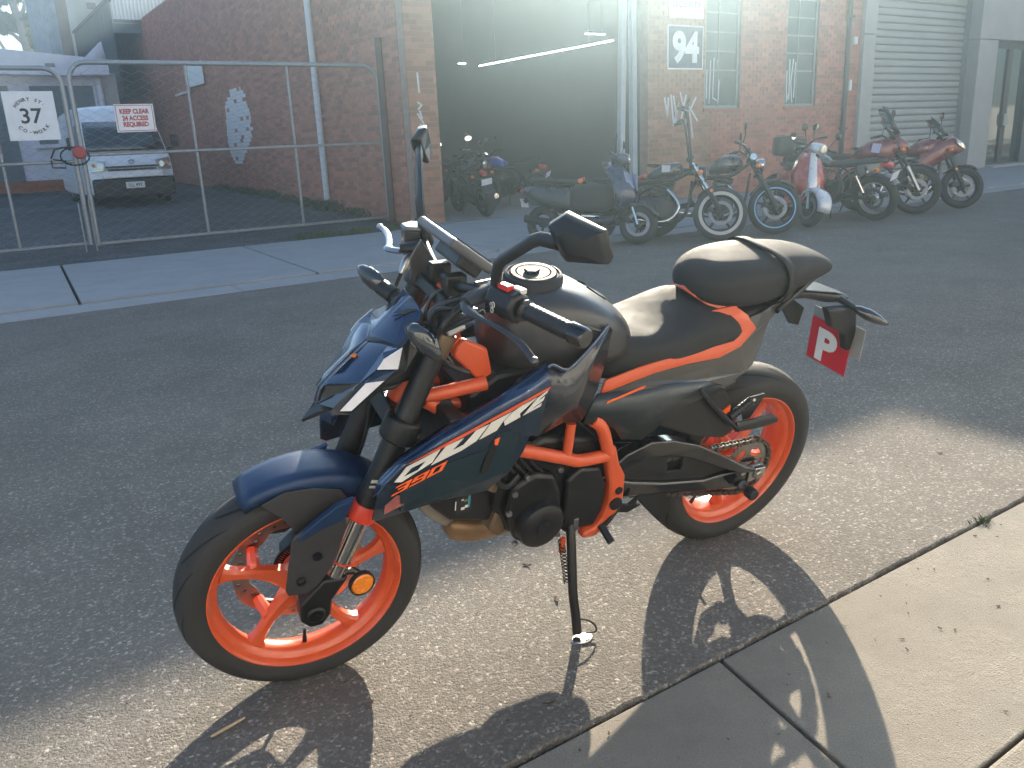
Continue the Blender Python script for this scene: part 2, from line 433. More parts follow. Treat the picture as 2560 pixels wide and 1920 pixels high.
# ================================================================== brickwork
BRL, BRH, JT = 0.230, 0.076, 0.010
def brick_cells(L, z0, z1, holes, rnd):
    out = []; row = 0; z = z0
    while z < z1 - 0.03:
        u = -(BRL + JT) * (0.5 if row % 2 else 0.0)
        while u < L:
            a, b = max(0.0, u), min(L, u + BRL)
            if b - a > 0.03:
                ok = True
                for (h0, h1, g0, g1) in holes:
                    if z + BRH > g0 + 0.01 and z < g1 - 0.01 and b > h0 and a < h1:
                        if a < h0 < b and h0 - a > 0.04: b = h0 - 0.004
                        elif a < h1 < b and b - h1 > 0.04: a = h1 + 0.004
                        else: ok = False
                if ok: out.append((a, b, z + 0.0))
            u += BRL + JT
        z += BRH + JT; row += 1
    return out

def wall_panels(gm, L, z0, z1, holes, place, t):
    us = sorted({0.0, L, *[h for q in holes for h in q[:2]]}); zs = sorted({z0, z1, *[h for q in holes for h in q[2:]]})
    for i in range(len(us) - 1):
        for j in range(len(zs) - 1):
            a, b, c, d = us[i], us[i + 1], zs[j], zs[j + 1]
            if any(h0 <= (a + b) / 2 <= h1 and g0 <= (c + d) / 2 <= g1 for h0, h1, g0, g1 in holes): continue
            vs = [place(x, n, z) for x in (a, b) for n in (0, -t) for z in (c, d)]
            gm.add(vs, [(0, 1, 3, 2), (4, 6, 7, 5), (0, 4, 5, 1), (2, 3, 7, 6), (0, 2, 6, 4), (1, 5, 7, 3)])

UNIT = {}
def brick_proto(m):
    if m.name not in UNIT:
        s = G().box((0, 0, 0), (1, 1, 1)); o = s.obj('brick', m, smooth=0); UNIT[m.name] = o.data
        bpy.data.objects.remove(o)
    return UNIT[m.name]

def brickwork(parent, L, z0, z1, holes, place, ang, m, count, score, far=None, proud=0.006, mat_at=None):
    """place(u, n, z) -> world point, n outward; the `count` largest bricks are objects, the rest one mesh"""
    wl = G(); wall_panels(wl, L, z0, z1, holes, place, 0.23)
    w = wl.obj('wall', MORT, parent, smooth=0)
    cells = brick_cells(L, z0, z1, holes, random)
    cells.sort(key=lambda q: -score(*place((q[0] + q[1]) / 2, 0, q[2] + 0.04)))
    rest = G()
    for i, (a, b, z) in enumerate(cells):
        pr = proud + random.uniform(-0.002, 0.002)
        c = place((a + b) / 2, pr - 0.015, z + JT / 2 + BRH / 2)
        if i < count:
            o = bpy.data.objects.new('brick', brick_proto(m)); COL.objects.link(o); o.parent = w
            o.location = c; o.rotation_euler = (0, 0, ang); o.scale = (b - a, 0.03, BRH)
        else:
            q0 = [place(u, n, zz) for u in (a, b) for n in (pr, pr - 0.03) for zz in (z + JT / 2, z + JT / 2 + BRH)]
            rest.add(q0, [(0, 1, 3, 2), (4, 6, 7, 5), (0, 4, 5, 1), (2, 3, 7, 6), (0, 2, 6, 4), (1, 5, 7, 3)])
    if rest.v:
        o = rest.obj('brickwork', m, w, smooth=0); o['kind'] = 'stuff'
    return w

def seen(x, y, z):
    """apparent size of a point's brick: nearer and inside the picture first"""
    d = Vector((x, y, z - 1.263)); dep = d.dot(fwd)
    if dep < 0.1: return 0
    px = d.dot(right) / dep * 827.6 + 512; py = d.dot(down) / dep * 827.6 + 384
    ins = 1.0 if (-10 < px < 1034 and -10 < py < 778) else 0.01
    return ins / dep

# ------------------------------------------------------------------ the brick warehouse
WH = thing('brick_warehouse', 'long red brick warehouse with an open bay and the number 94', 'warehouse', (6.42, 12.5, 0))
def P_front(u, n, z): return Vector((u, -n, z))                     # local to WH; facade at y = 12.5
def P_side(u, n, z): return Vector((-n, 0.24 + u, z))               # side wall faces -X
OFF = Vector((6.42, 12.5, 0))
def sc_front(x, y, z): return seen(x + OFF.x, y + OFF.y, z) * 1.15
def sc_side(x, y, z): return seen(x + OFF.x, y + OFF.y, z) * 0.55
X0 = 6.42
holes_f = [(6.94 - X0, 11.55 - X0, 0, 4.45), (13.08 - X0, 14.12 - X0, 1.74, 4.3), (15.54 - X0, 16.6 - X0, 1.74, 4.3)]
brickwork(WH, 13.3 - X0, 0.0, 5.84, [holes_f[0], (13.08 - X0, 13.4 - X0, 1.74, 4.3)], P_front, 0.0, BRICKB, 150, sc_front)
def P_front2(u, n, z): return Vector((u + 13.3 - X0, -n, z))
brickwork(WH, 18.1 - 13.3, 0.0, 5.84, [(-0.3, 14.12 - 13.3, 1.74, 4.3), (15.54 - 13.3, 16.6 - 13.3, 1.74, 4.3)], P_front2, 0.0, BRICK, 90, sc_front)
brickwork(WH, 26.0, 0.0, 5.7, [], P_side, -PI / 2, BRICK, 60, sc_side)
s = G().bx(0.24, 11.68, 0.3, 28, 5.45, 5.6); s.obj('roof', mat('roof_iron', (0.3, 0.3, 0.3), 0.5, metal=0.5), WH, smooth=0)
s = G().prism([(13.25 - X0, 5.845), (11.68, 5.845), (11.68, 5.95), (15.75 - X0, 7.72)], 0.0, 0.23); s.obj('gable', BRICK, WH, smooth=0)
s = G().prism([(13.3 - X0, 5.62), (11.66, 5.62), (11.66, 5.9), (15.75 - X0, 7.65)], 0.235, 14.0); s.obj('gable_roof', mat('roof_iron', (0, 0, 0)), WH, smooth=0)
# inside of the open bay
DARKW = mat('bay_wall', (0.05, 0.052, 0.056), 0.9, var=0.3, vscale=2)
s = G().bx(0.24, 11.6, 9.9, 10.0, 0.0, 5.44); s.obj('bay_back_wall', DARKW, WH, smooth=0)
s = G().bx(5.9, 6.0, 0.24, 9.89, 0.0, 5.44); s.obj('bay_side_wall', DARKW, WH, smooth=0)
s = G().bx(0.242, 5.89, 0.0, 9.89, -0.06, 0.016); s.obj('bay_floor', FPATH, WH, smooth=0)
# windows: steel frames, many panes
WFR = mat('window_frame', (0.26, 0.29, 0.28), 0.5, var=0.15)
WGL = mat('wired_glass', (0.07, 0.10, 0.10), 0.35, var=0.3, vscale=3, spec=0.25)
def steel_window(x0, x1, z0, z1, mull, bars):
    f = G(); t = 0.045
    for a, b in ((x0, x0 + t), (x1 - t, x1)): f.bx(a, b, 0.04, 0.10, z0, z1)
    for a, b in ((z0, z0 + t), (z1 - t, z1)): f.bx(x0 + t, x1 - t, 0.04, 0.10, a, b)
    w = f.obj('window', WFR, WH, smooth=0, bevel=0.004)
    xs = [x0 + t] + mull + [x1 - t]; zs = [z0 + t] + bars + [z1 - t]
    for m_ in mull: G().bx(m_ - 0.014, m_ + 0.014, 0.05, 0.09, z0 + t, z1 - t).obj('glazing_bar', WFR, w, smooth=0)
    for b_ in bars:
        for i in range(len(xs) - 1):
            G().bx(xs[i] + 0.0145, xs[i + 1] - 0.0145, 0.052, 0.088, b_ - 0.014, b_ + 0.014).obj('glazing_bar', WFR, w, smooth=0)
    for i in range(len(xs) - 1):
        for j in range(len(zs) - 1):
            G().bx(xs[i] + 0.006, xs[i + 1] - 0.006, 0.066, 0.074, zs[j] + 0.006, zs[j + 1] - 0.006).obj('pane', WGL, w, smooth=0)
    G().bx(x0 - 0.05, x1 + 0.05, -0.03, 0.039, z0 - 0.07, z0 - 0.004).obj('sill', BRICK, w, smooth=0, bevel=0.004)
    return w
WINA = steel_window(13.1 - X0, 14.1 - X0, 1.75, 4.29, [13.52 - X0], [2.48, 2.84, 3.2, 3.56, 3.92])
WINB = steel_window(15.56 - X0, 16.58 - X0, 1.75, 4.29, [15.98 - X0], [2.48, 2.84, 3.2, 3.56, 3.92])
# downpipe by the pillar
PIPED = mat('pipe_dark', (0.05, 0.045, 0.045), 0.55, var=0.25)
G().tube([(11.16, -0.06, 7.0), (11.16, -0.06, 0.05)], 0.055, n=14).obj('drain_pipe', PIPED, WH)
for zz in (1.2, 3.6): G().bx(11.08, 11.24, -0.13, -0.005, zz, zz + 0.05).obj('pipe_bracket', PIPED, WH, smooth=0)
G().bx(11.36, 11.5, -0.07, -0.008, 3.06, 3.22).obj('junction_box', WHITEP, WH, smooth=0, bevel=0.008)
G().bx(11.31, 11.4, -0.06, -0.008, 2.06, 2.3).obj('meter_box', WHITEP, WH, smooth=0, bevel=0.008)
# roller shutter guide, light battens and leaning posts in the bay
LAMPM = mat('lamp_tube', (0.9, 0.9, 0.9), 0.4, emit=(0.95, 1.0, 1.0), estr=9.0)
def batten(name, label, a, b, r=0.010):
    a, b = Vector(a), Vector(b); d = (b - a).normalized()
    t = thing(name, label, 'light', a, group='lights in the open bay')
    G().tube([Vector((0, 0, 0)), b - a], r, n=8).obj('lamp', LAMPM, t)
    G().tube([Vector((0, 0, 0.03)), b - a + Vector((0, 0, 0.03))], 0.016, n=4).obj('housing', DARKW, t, smooth=0)
    for q in (0.15, 0.85):
        p = (b - a) * q; zt = 5.42 - a.z
        G().tube([p + Vector((0, 0, 0.04)), Vector((p.x, p.y, zt))], 0.003, n=5).obj('hanger', GALV, t)
LABELS_PENDING = True
# left wall fittings
SW = mat('pipe_pale', (0.62, 0.64, 0.66), 0.45, var=0.08)
dp = thing('downpipe', 'pale grey downpipe fixed to the side brick wall behind the gate', 'pipe', (6.33, 16.2, 0))
G().tube([(0, 0, 5.6), (0, 0, 0.18)], 0.062, n=16).obj('pipe', SW, dp)
for zz in (3.45, 1.36): G().lathe([(0.066, 0), (0.066, 0.05)], (0, 0, zz), (0, 0, 1), 16).obj('collar', SW, dp)
for zz in (1.9, 4.2): G().bx(-0.01, 0.075, -0.08, 0.08, zz, zz + 0.03).obj('bracket', SW, dp, smooth=0)
# peeled white paint: a ragged patch of painted bricks
pt = G(); random.seed(21)
prof = {}
edge = [(1.03, 22.0, 22.45), (1.2, 21.7, 22.75), (1.45, 21.2, 22.95), (1.7, 20.85, 22.95), (1.95, 20.7, 22.9), (2.2, 20.75, 22.85), (2.45, 20.95, 22.8), (2.6, 21.0, 22.6), (2.75, 21.15, 22.3), (2.87, 21.5, 22.05)]
def lerp_edge(z):
    for i in range(len(edge) - 1):
        if edge[i][0] <= z <= edge[i + 1][0]:
            t = (z - edge[i][0]) / (edge[i + 1][0] - edge[i][0])
            return [edge[i][k] + (edge[i + 1][k] - edge[i][k]) * t for k in (1, 2)]
    return None
row = 0; z = 0.0
while z < 3:
    e = lerp_edge(z + 0.04)
    if e:
        u = 12.74 - (0.12 if row % 2 else 0)
        while u < 38:
            if u + 0.23 > e[0] and u < e[1]:
                a, b = max(u, e[0] + random.uniform(-0.06, 0.04)), min(u + 0.23, e[1] + random.uniform(-0.04, 0.06))
                if b - a > 0.05 and random.random() > 0.12: pt.bx(6.404, 6.4075, a + .001, b + .006, z + 0.003, z + 0.0845)
            u += 0.24
    z += 0.086; row += 1
o = pt.obj('paint_patch', WHITEP, smooth=0); tag(o, 'ragged patch of old white paint on the side brick wall', 'paint')
# paper notice on bracket
t = thing('wall_notice', 'small white notice board on a bracket high on the side brick wall', 'notice', (6.38, 25.2, 3.1))
G().bx(-0.06, -0.03, -0.95, 0.75, 0.05, 0.62).obj('panel', PAPER, t, smooth=0)
G().bx(-0.03, 0.02, 0.8, 2.6, -0.06, 0.0).obj('bracket', WHITEP, t, smooth=0)
G().bx(-0.05, 0.02, 0.76, 0.84, 0.0, 0.6).obj('frame_edge', WHITEP, t, smooth=0)

# ------------------------------------------------------------------ signs on the facade
NAVY = mat('sign_navy', (0.03, 0.045, 0.10), 0.45, var=0.08)
INK = mat('sign_ink', (0.03, 0.03, 0.03), 0.6)
SGREY = mat('sign_grey_ink', (0.16, 0.19, 0.21), 0.6)
SRED = mat('sign_red_ink', (0.5, 0.03, 0.025), 0.6)
t = thing('number_sign', 'dark blue number sign with white border reading 94', 'sign', (12.5, 12.47, 2.88))
G().bx(-0.48, 0.48, -0.012, 0.02, -0.4, 0.4).obj('panel', REFLW, t, smooth=0)
G().bx(-0.455, 0.455, -0.016, -0.0125, -0.375, 0.375).obj('field', NAVY, t, smooth=0)
lettering('lettering', '94', REFLW, t, facing_street(0, -0.018, 0), size=0.74, bold=0.034, sx=0.95, sy=1.0, depth=0.003)
t = thing('security_sign', 'pale sign reading twenty first security above the 94', 'sign', (12.52, 12.47, 3.75))
G().bx(-0.46, 0.46, -0.012, 0.02, -0.34, 0.34).obj('panel', PAPER, t, smooth=0)
lettering('lettering', 'TWENTY FIRST', SGREY, t, facing_street(0, -0.014, 0.04), size=0.13, bold=0.003, depth=0.003)
lettering('lettering', 'SECURITY', SGREY, t, facing_street(0, -0.014, -0.10), size=0.155, bold=0.003, depth=0.003, space=1.15)
# spray tag beside the bay
TAGW = mat('spray_white', (0.62, 0.64, 0.64), 0.7)
def tagline(strokes, base, w):
    s = G()
    for st_ in strokes:
        for i in range(len(st_) - 1):
            a, b = st_[i], st_[i + 1]
            d = Vector((b[0] - a[0], 0, b[1] - a[1])); L_ = d.length; an = math.atan2(d.z, d.x)
            R = Matrix.Rotation(-an, 3, 'Y')
            s.box((base[0] + (a[0] + b[0]) / 2, base[1], base[2] + (a[1] + b[1]) / 2), (L_ + w, 0.002, w), R)
    return s
tg = tagline([[(0, .45), (.08, .1), (.1, .44)], [(.17, .5), (.25, -.05), (.38, .35), (.3, -.05)], [(.24, .48), (.33, .05)], [(.42, .55), (.62, .0)], [(.58, .5), (.45, .05)], [(.85, .45), (.68, .2), (.72, .02), (.78, -.3)], [(.66, .3), (.9, .02)]], (11.98, 12.4895, 1.5), 0.04)
tag(tg.obj('spray_tag', TAGW, smooth=0), 'white spray paint scrawl on the bricks under the 94 sign', 'graffiti')
tg = tagline([[(0, .8), (-.02, .0)], [(.1, .85), (.08, .1), (.2, .05)], [(.2, .82), (.22, .5), (.26, .4), (.24, .02)], [(-.1, .6), (-.1, .1)]], (13.3, 12.5575, 1.85), 0.028)
tag(tg.obj('spray_tag', TAGW, smooth=0), 'pale spray paint strokes on the window pane beside the 94 sign', 'graffiti')
tg = tagline([[(0, .6), (.02, .0), (.1, .2)], [(.08, .85), (.1, .05)], [(.2, .86), (.14, .4), (.2, .0)], [(.28, .8), (.26, .1)]], (15.66, 12.5575, 1.85), 0.035)
tag(tg.obj('spray_tag', TAGW, smooth=0), 'pale spray paint strokes on the window pane nearer the roller door', 'graffiti')
tg = tagline([[(0, 2.38), (.01, 2.1)], [(-.02, 1.94), (.04, 1.9), (-.02, 1.84)], [(0, 1.8), (.03, 1.7)], [(-.04, 1.76), (.05, 1.62)], [(0, 1.6), (-.03, 1.45), (.04, 1.5)]], (6.6, 12.4895, 0.0), 0.03)
tag(tg.obj('spray_tag', TAGW, smooth=0), 'small column of white spray marks on the brick pier by the bay', 'graffiti')

# ------------------------------------------------------------------ concrete building with roller door
CB = thing('concrete_building', 'grey rendered building with a roller door and a glazed entrance', 'building', (18.1, 12.5, 0))
x = lambda a: a - 18.1
for z0, z1, n in ((0, 3.27, 'pillar'), (3.285, 7.4, 'pillar')): G().bx(x(18.104), x(18.56), -0.1, 0.5, z0, z1).obj(n, WCONC, CB, smooth=0, bevel=0.008)
G().bx(x(18.56), x(23.05), 0.0, 0.5, 4.4, 7.4).obj('lintel', WCONC, CB, smooth=0)
G().bx(x(23.052), x(23.98), -0.1, 0.5, 0, 3.29).obj('pillar', WCONC, CB, smooth=0, bevel=0.008)
G().bx(x(23.052), x(34), -0.1, 0.5, 3.305, 7.4).obj('spandrel', WCONC, CB, smooth=0, bevel=0.008)
G().bx(x(26.2), x(34), -0.1, 0.5, 0, 3.29).obj('wall', WCONC, CB, smooth=0)
G().bx(x(18.2), x(34), 0.7, 12, 7.0, 7.2).obj('roof', mat('roof_iron', (0, 0, 0)), CB, smooth=0)
G().bx(x(18.2), x(34), 11.8, 12, 0, 6.99).obj('back_wall', WCONC, CB, smooth=0)
RD = G().bx(x(18.57), x(23.04), 0.34, 0.4, 0.0, 4.5).obj('roller_door', mat('shutter_grey', (0.34, 0.34, 0.33), 0.5, metal=0.35, var=0.1, vscale=1.5), CB, smooth=0)
sl = None; z = 0.03; SH = MATS['shutter_grey']
prof = [(0.325, 0.0), (0.30, 0.012), (0.29, 0.05), (0.288, 0.105), (0.298, 0.14), (0.318, 0.146), (0.300, 0.152), (0.322, 0.162), (0.335, 0.165)]
s = G(); L_ = x(23.03) - x(18.58)
s.loft([[(x(18.58), y_, z_) for y_, z_ in prof], [(x(23.03), y_, z_) for y_, z_ in prof]], caps=False, closed=False)
sl = s.obj('slat', SH, RD, smooth=30)
for i in range(1, 27):
    c = sl.copy(); COL.objects.link(c); c.location = (0, 0, 0.165 * i)
for a in (18.562, 22.96): G().bx(x(a), x(a) + 0.075, 0.2, 0.33, 0, 4.4).obj('guide_rail', GALV, RD, smooth=0)
DOORF = mat('door_frame', (0.055, 0.05, 0.048), 0.4, metal=0.3)
DGL = mat('door_glass', (0.03, 0.045, 0.045), 0.04, coat=0.6, var=0.05)
dr = G().bx(x(23.985), x(26.19), 0.10, 0.2, 3.12, 3.29).obj('entrance_door', DOORF, CB, smooth=0)
for a, b in ((23.985, 24.07), (24.96, 25.2), (26.1, 26.19)): G().bx(x(a), x(b), 0.10, 0.2, 0.0, 3.119).obj('frame', DOORF, dr, smooth=0)
for a, b in ((24.072, 24.958), (25.202, 26.098)):
    G().bx(x(a), x(b), 0.14, 0.16, 0.12, 3.118).obj('pane', DGL, dr, smooth=0)
    G().bx(x(a), x(b), 0.11, 0.19, 0.0, 0.118).obj('frame', DOORF, dr, smooth=0)
G().bx(x(24.98), x(25.18), 0.04, 0.098, 1.1, 1.42).obj('lock_case', GALV, dr, smooth=0, bevel=0.01)
G().bx(x(23.95), x(26.3), -0.35, 0.095, 0.015, 0.06).obj('step', WCONC, CB, smooth=0)
# this side of the street: the sunlit cream terrace behind the viewpoint and the low wall mirrored in the entrance glass
CREAMP = mat('cream_paint', (0.74, 0.72, 0.68), 0.75, var=0.08, bump=0.2, bscale=25)
ct = thing('cream_terrace', 'sunlit cream rendered terrace across the street from the warehouse', 'building', (-28, -4.6, -0.1))
G().bx(0, 70, -0.3, 0, 0, 5.2).obj('wall', CREAMP, ct, smooth=0)
G().bx(-0.1, 70.1, -0.4, 0.08, 5.202, 5.4).obj('coping', WCONC, ct, smooth=0)
G().bx(0, 70, 0.002, 0.05, 0.08, 0.5).obj('plinth', WCONC, ct, smooth=0)
for k in range(11):
    x0_ = 3 + 6.2 * k
    w_ = G().bx(x0_, x0_ + 1.5, -0.02, 0.03, 1.2, 3.1).obj('window', DOORF, ct, smooth=0)
    for q_ in range(2): G().bx(x0_ + 0.06 + 0.71 * q_, x0_ + 0.73 + 0.71 * q_, 0.031, 0.036, 1.26, 3.04).obj('pane', DGL, w_, smooth=0)
    G().bx(x0_ - 0.08, x0_ + 1.58, 0.002, 0.1, 1.09, 1.195).obj('sill', WCONC, w_, smooth=0)
    d_ = G().bx(x0_ + 3.2, x0_ + 4.2, -0.02, 0.03, 0.1, 2.3).obj('door', mat('door_green', (0.05, 0.09, 0.07), 0.5), ct, smooth=0)
    G().box((x0_ + 4.08, 0.05, 1.15), (0.03, 0.05, 0.12)).obj('handle', ALU, d_, smooth=0)
cw = thing('cream_wall', 'low cream boundary wall seen mirrored in the glazed entrance', 'wall', (55, -6.3, -0.1))
G().bx(0, 9.0, 0, 0.25, 0, 2.2).obj('wall', CREAMP, cw, smooth=0)
for k in range(4): G().bx(1.2 + 2.1 * k, 1.28 + 2.1 * k, 0.252, 0.27, 0.1, 2.1).obj('joint', DOORF, cw, smooth=0)
G().bx(-0.1, 9.1, -0.05, 0.3, 2.202, 2.3).obj('coping', WCONC, cw, smooth=0)
# roof and back of the bay lights, leaning posts
batten('light_batten', 'long lit fluorescent strip running back into the open bay', (11.2, 13.1, 3.05), (11.2, 18.0, 3.05))
batten('light_batten', 'short lit strip deep in the open bay left of the long one', (12.1, 20.5, 3.35), (13.2, 20.5, 3.35), 0.007)
batten('light_batten', 'short lit strip near the bay opening edge above the long one', (11.25, 14.0, 3.28), (11.75, 14.0, 3.28), 0.007)
POST = mat('pale_post', (0.42, 0.46, 0.47), 0.6, var=0.1)
t = thing('leaning_post', 'pale steel post leaning at the edge of the open bay', 'post', (11.05, 12.75, 0.02))
G().tube([(0, 0, 0), (0.32, 0.25, 3.9)], 0.085, n=4).obj('shaft', POST, t, smooth=0, bevel=0.01)
G().bx(-0.14, 0.14, -0.14, 0.14, -0.004, 0.012).obj('base_plate', POST, t, smooth=0)
t = thing('leaning_post', 'pale steel post standing upright against the bay brick edge', 'post', (11.38, 12.72, 0.02))
G().tube([(0, 0, 0), (0.06, 0.1, 4.1)], 0.085, n=4).obj('shaft', POST, t, smooth=0, bevel=0.01)
G().bx(-0.14, 0.14, -0.14, 0.14, -0.004, 0.012).obj('base_plate', POST, t, smooth=0)
# ================================================================== chain link gates
def chain_link(x0, x1, z0, z1, pitch=0.112, r=0.0036):
    s = G(); k = 0; x = x0 + pitch / 2
    while x < x1 - pitch * 0.2:
        pts = []; j = 0; z = z0
        while z <= z1 + 1e-6:
            sg = 1 if (j + k) % 2 else -1
            pts.append((min(max(x + sg * pitch / 2, x0), x1), 0.003 * sg, z)); z += pitch / 2; j += 1
        s.tube(pts, r, n=3, caps=False)
        x += pitch; k += 1
    return s
def gate_leaf(label, x0, x1, z0, z1, rails, studs, rl, rr, y=13.4):
    t = thing('chain_link_gate', label, 'gate', (x0, y, 0), group='chain link gates')
    W = x1 - x0; pts = [(0, 0, z0)]
    def corner(cx, cz, a0, a1, r): return [(cx + r * math.cos(a0 + (a1 - a0) * i / 6), 0, cz + r * math.sin(a0 + (a1 - a0) * i / 6)) for i in range(7)]
    pts += corner(rl, z1 - rl, PI, PI / 2, rl) + corner(W - rr, z1 - rr, PI / 2, 0, rr) + [(W, 0, z0)]
    G().tube(pts, 0.034, n=10, up=(0, 1, 0)).obj('frame', GALV, t)
    G().tube([(0.03, 0, z0 + 0.02), (W - 0.03, 0, z0 + 0.02)], 0.026, n=8).obj('bottom_rail', GALV, t)
    for z in rails: G().tube([(0.03, 0, z), (W - 0.03, 0, z)], 0.024, n=8).obj('rail', GALV, t)
    for x in studs:
        zs = [z0 + 0.04] + [q for z in rails for q in (z - 0.026, z + 0.026)] + [z1 - 0.03]
        for i in range(0, len(zs), 2): G().tube([(x - x0, 0, zs[i]), (x - x0, 0, zs[i + 1])], 0.022, n=8).obj('upright', GALV, t)
    m = chain_link(0.02, W - 0.02, z0 + 0.03, z1 - 0.06)
    m.xf(lambda p: Vector((p.x, p.y - 0.036, p.z)))
    o = m.obj('chain_link_mesh', GALV, t, smooth=0); o['kind'] = 'stuff'
    return t
GR = gate_leaf('wide chain link gate leaf with the keep clear sign on it', 1.70, 6.34, 0.09, 2.58, [1.35], [3.26, 4.79], 0.24, 0.3)
GL = gate_leaf('chain link gate leaf carrying the white 37 sign', -3.0, 1.60, 0.11, 2.50, [1.27], [0.71, -1.2], 0.24, 0.22)
G().tube([(4.64 - 4.68 + 0.0, -0.045, 0.75), (4.64 - 4.68, -0.045, 0.012)], 0.011, n=8).obj('drop_bolt', GALV, GR)
G().tube([(4.52, -0.045, 0.7), (4.52, -0.045, 0.012)], 0.011, n=8).obj('drop_bolt', GALV, GL)
tag(G().tube([(6.37, 13.35, 0.0), (6.37, 13.35, 3.0)], 0.06, n=14).obj('gate_post', mat('post_brown', (0.10, 0.06, 0.05), 0.7, var=0.25)), 'rusty brown gate post against the end of the side brick wall', 'post')
t = thing('gate_chain', 'dark chain looped round both gate stiles with a red padlock box', 'chain', (1.65, 13.4, 1.36))
pts = [(0.18 * math.cos(a) - 0.06, -0.07 + 0.02 * math.sin(3 * a), 0.12 * math.sin(a) - 0.02) for a in [2 * PI * i / 40 for i in range(41)]]
CH = G(); 
for i in range(40):
    CH.tube([pts[i], pts[i + 1]], 0.013 if i % 2 else 0.009, n=6)
CH.obj('chain', BLACKMT, t)
G().lathe([(0.0, -0.05), (0.07, -0.05), (0.088, -0.03), (0.088, 0.03), (0.07, 0.05), (0, 0.05)], (0.0, -0.1, 0.03), (0, 1, 0), 24).obj('padlock', mat('lock_red', (0.35, 0.02, 0.03), 0.4, var=0.2, coat=0.3), t)
G().tube([(-0.36, -0.06, -0.04), (-0.3, -0.09, 0.08), (-0.2, -0.09, 0.1), (-0.02, -0.085, 0.1)], 0.012, n=6).obj('shackle', BLACKMT, t)
G().tube([(-0.36, -0.06, -0.06), (-0.36, -0.06, -0.16), (-0.2, -0.06, -0.17), (-0.18, -0.06, -0.08), (-0.34, -0.06, -0.05)], 0.012, n=6).obj('shackle', BLACKMT, t)
# 37 sign
t = thing('number_sign', 'square white sign on the gate reading 37 in dark figures', 'sign', (1.155, 13.335, 1.885))
G().bx(-0.305, 0.305, -0.008, 0.004, -0.315, 0.315).obj('panel', PAPER, t, smooth=0)
lettering('lettering', '37', INK, t, facing_street(0, -0.0105, 0.0), size=0.27, bold=0.004, depth=0.003)
def arc_text(body, t, r, a0, a1, size, m, flip=False):
    n = len(body)
    for i, ch in enumerate(body):
        if ch == ' ': continue
        a = math.radians(a0 + (a1 - a0) * i / (n - 1))
        rot = a - PI / 2 if not flip else a + PI / 2
        mt = facing_street(r * math.cos(a), -0.0105, r * math.sin(a)) @ Matrix.Rotation(rot, 4, 'Z')
        lettering('letter', ch, m, t, mt, size=size, bold=0.0015, depth=0.003)
arc_text('HENRY ST.', t, 0.215, 142, 42, 0.062, INK)
arc_text('CO-WORK', t, 0.215, 224, 322, 0.062, INK, True)
# keep clear sign
t = thing('warning_sign', 'white sign with red border reading keep clear 24 access required', 'sign', (2.455, 13.335, 1.83))
G().bx(-0.262, 0.262, -0.008, 0.004, -0.19, 0.19).obj('panel', PAPER, t, smooth=0)
for a in ((-0.247, 0.247, -0.0105, -0.0082, 0.168, 0.176), (-0.247, 0.247, -0.0105, -0.0082, -0.176, -0.168), (-0.247, -0.239, -0.0105, -0.0082, -0.167, 0.167), (0.239, 0.247, -0.0105, -0.0082, -0.167, 0.167)):
    G().bx(*a).obj('border', SRED, t, smooth=0)
for b_, z_, w_ in (('KEEP CLEAR', 0.092, 0.40), ('24 ACCESS', 0.0, 0.37), ('REQUIRED', -0.09, 0.35)):
    lettering('lettering', b_, SRED, t, facing_street(0, -0.0105, z_), size=0.088, bold=0.0035, depth=0.003, sx=0.82)

# ================================================================== white van
VW = mat('van_white', (0.80, 0.81, 0.84), 0.3, var=0.05, coat=0.5)
VG = mat('van_glass', (0.012, 0.02, 0.028), 0.06, coat=0.8)
van = thing('van', 'white high roofed delivery van parked nose out behind the gate', 'van', (3.39, 19.62, 0.295))
def vw(z): return 0.85 if z < 1.0 else 0.85 - 0.12 * ((z - 1.0) / 1.1) ** 1.3
prof = [(0.02, 0.28), (0.0, 0.55), (0.03, 0.82), (0.10, 0.98), (0.26, 1.10), (0.52, 1.48), (0.80, 1.80), (0.90, 1.98), (1.08, 2.09), (1.5, 2.14), (2.8, 2.16), (4.5, 2.12), (4.72, 1.95), (4.78, 1.0), (4.78, 0.3), (3.9, 0.24), (1.4, 0.24)]
s = G(); nx = 7; rings = []
for i in range(nx):
    u = -1 + 2 * i / (nx - 1); q = []
    for (y, z) in prof:
        bow = 0.07 * (u * u) if y < 1.2 else 0.0
        q.append((u * vw(z), y + bow + (0.05 if abs(u) > 0.99 and y < 1 else 0), z - (0.05 * u * u if z > 1.7 else 0)))
    rings.append(q)
s.loft(rings); s.obj('body', VW, van, smooth=38, bevel=0.035)
def on_screen(u, k):   # windscreen sheet just proud of the nose
    y = 0.26 + (0.80 - 0.26) * k; z = 1.10 + (1.80 - 1.10) * k
    return (u * vw(z) * 0.93, y + 0.07 * u * u - 0.045, z + 0.02)
s = G(); R = [[on_screen(-1 + 2 * i / 8, k) for i in range(9)] for k in (0.06, 0.35, 0.65, 0.93)]
s.loft(R, caps=False, closed=False); s.obj('windscreen', VG, van, solid=0.006)
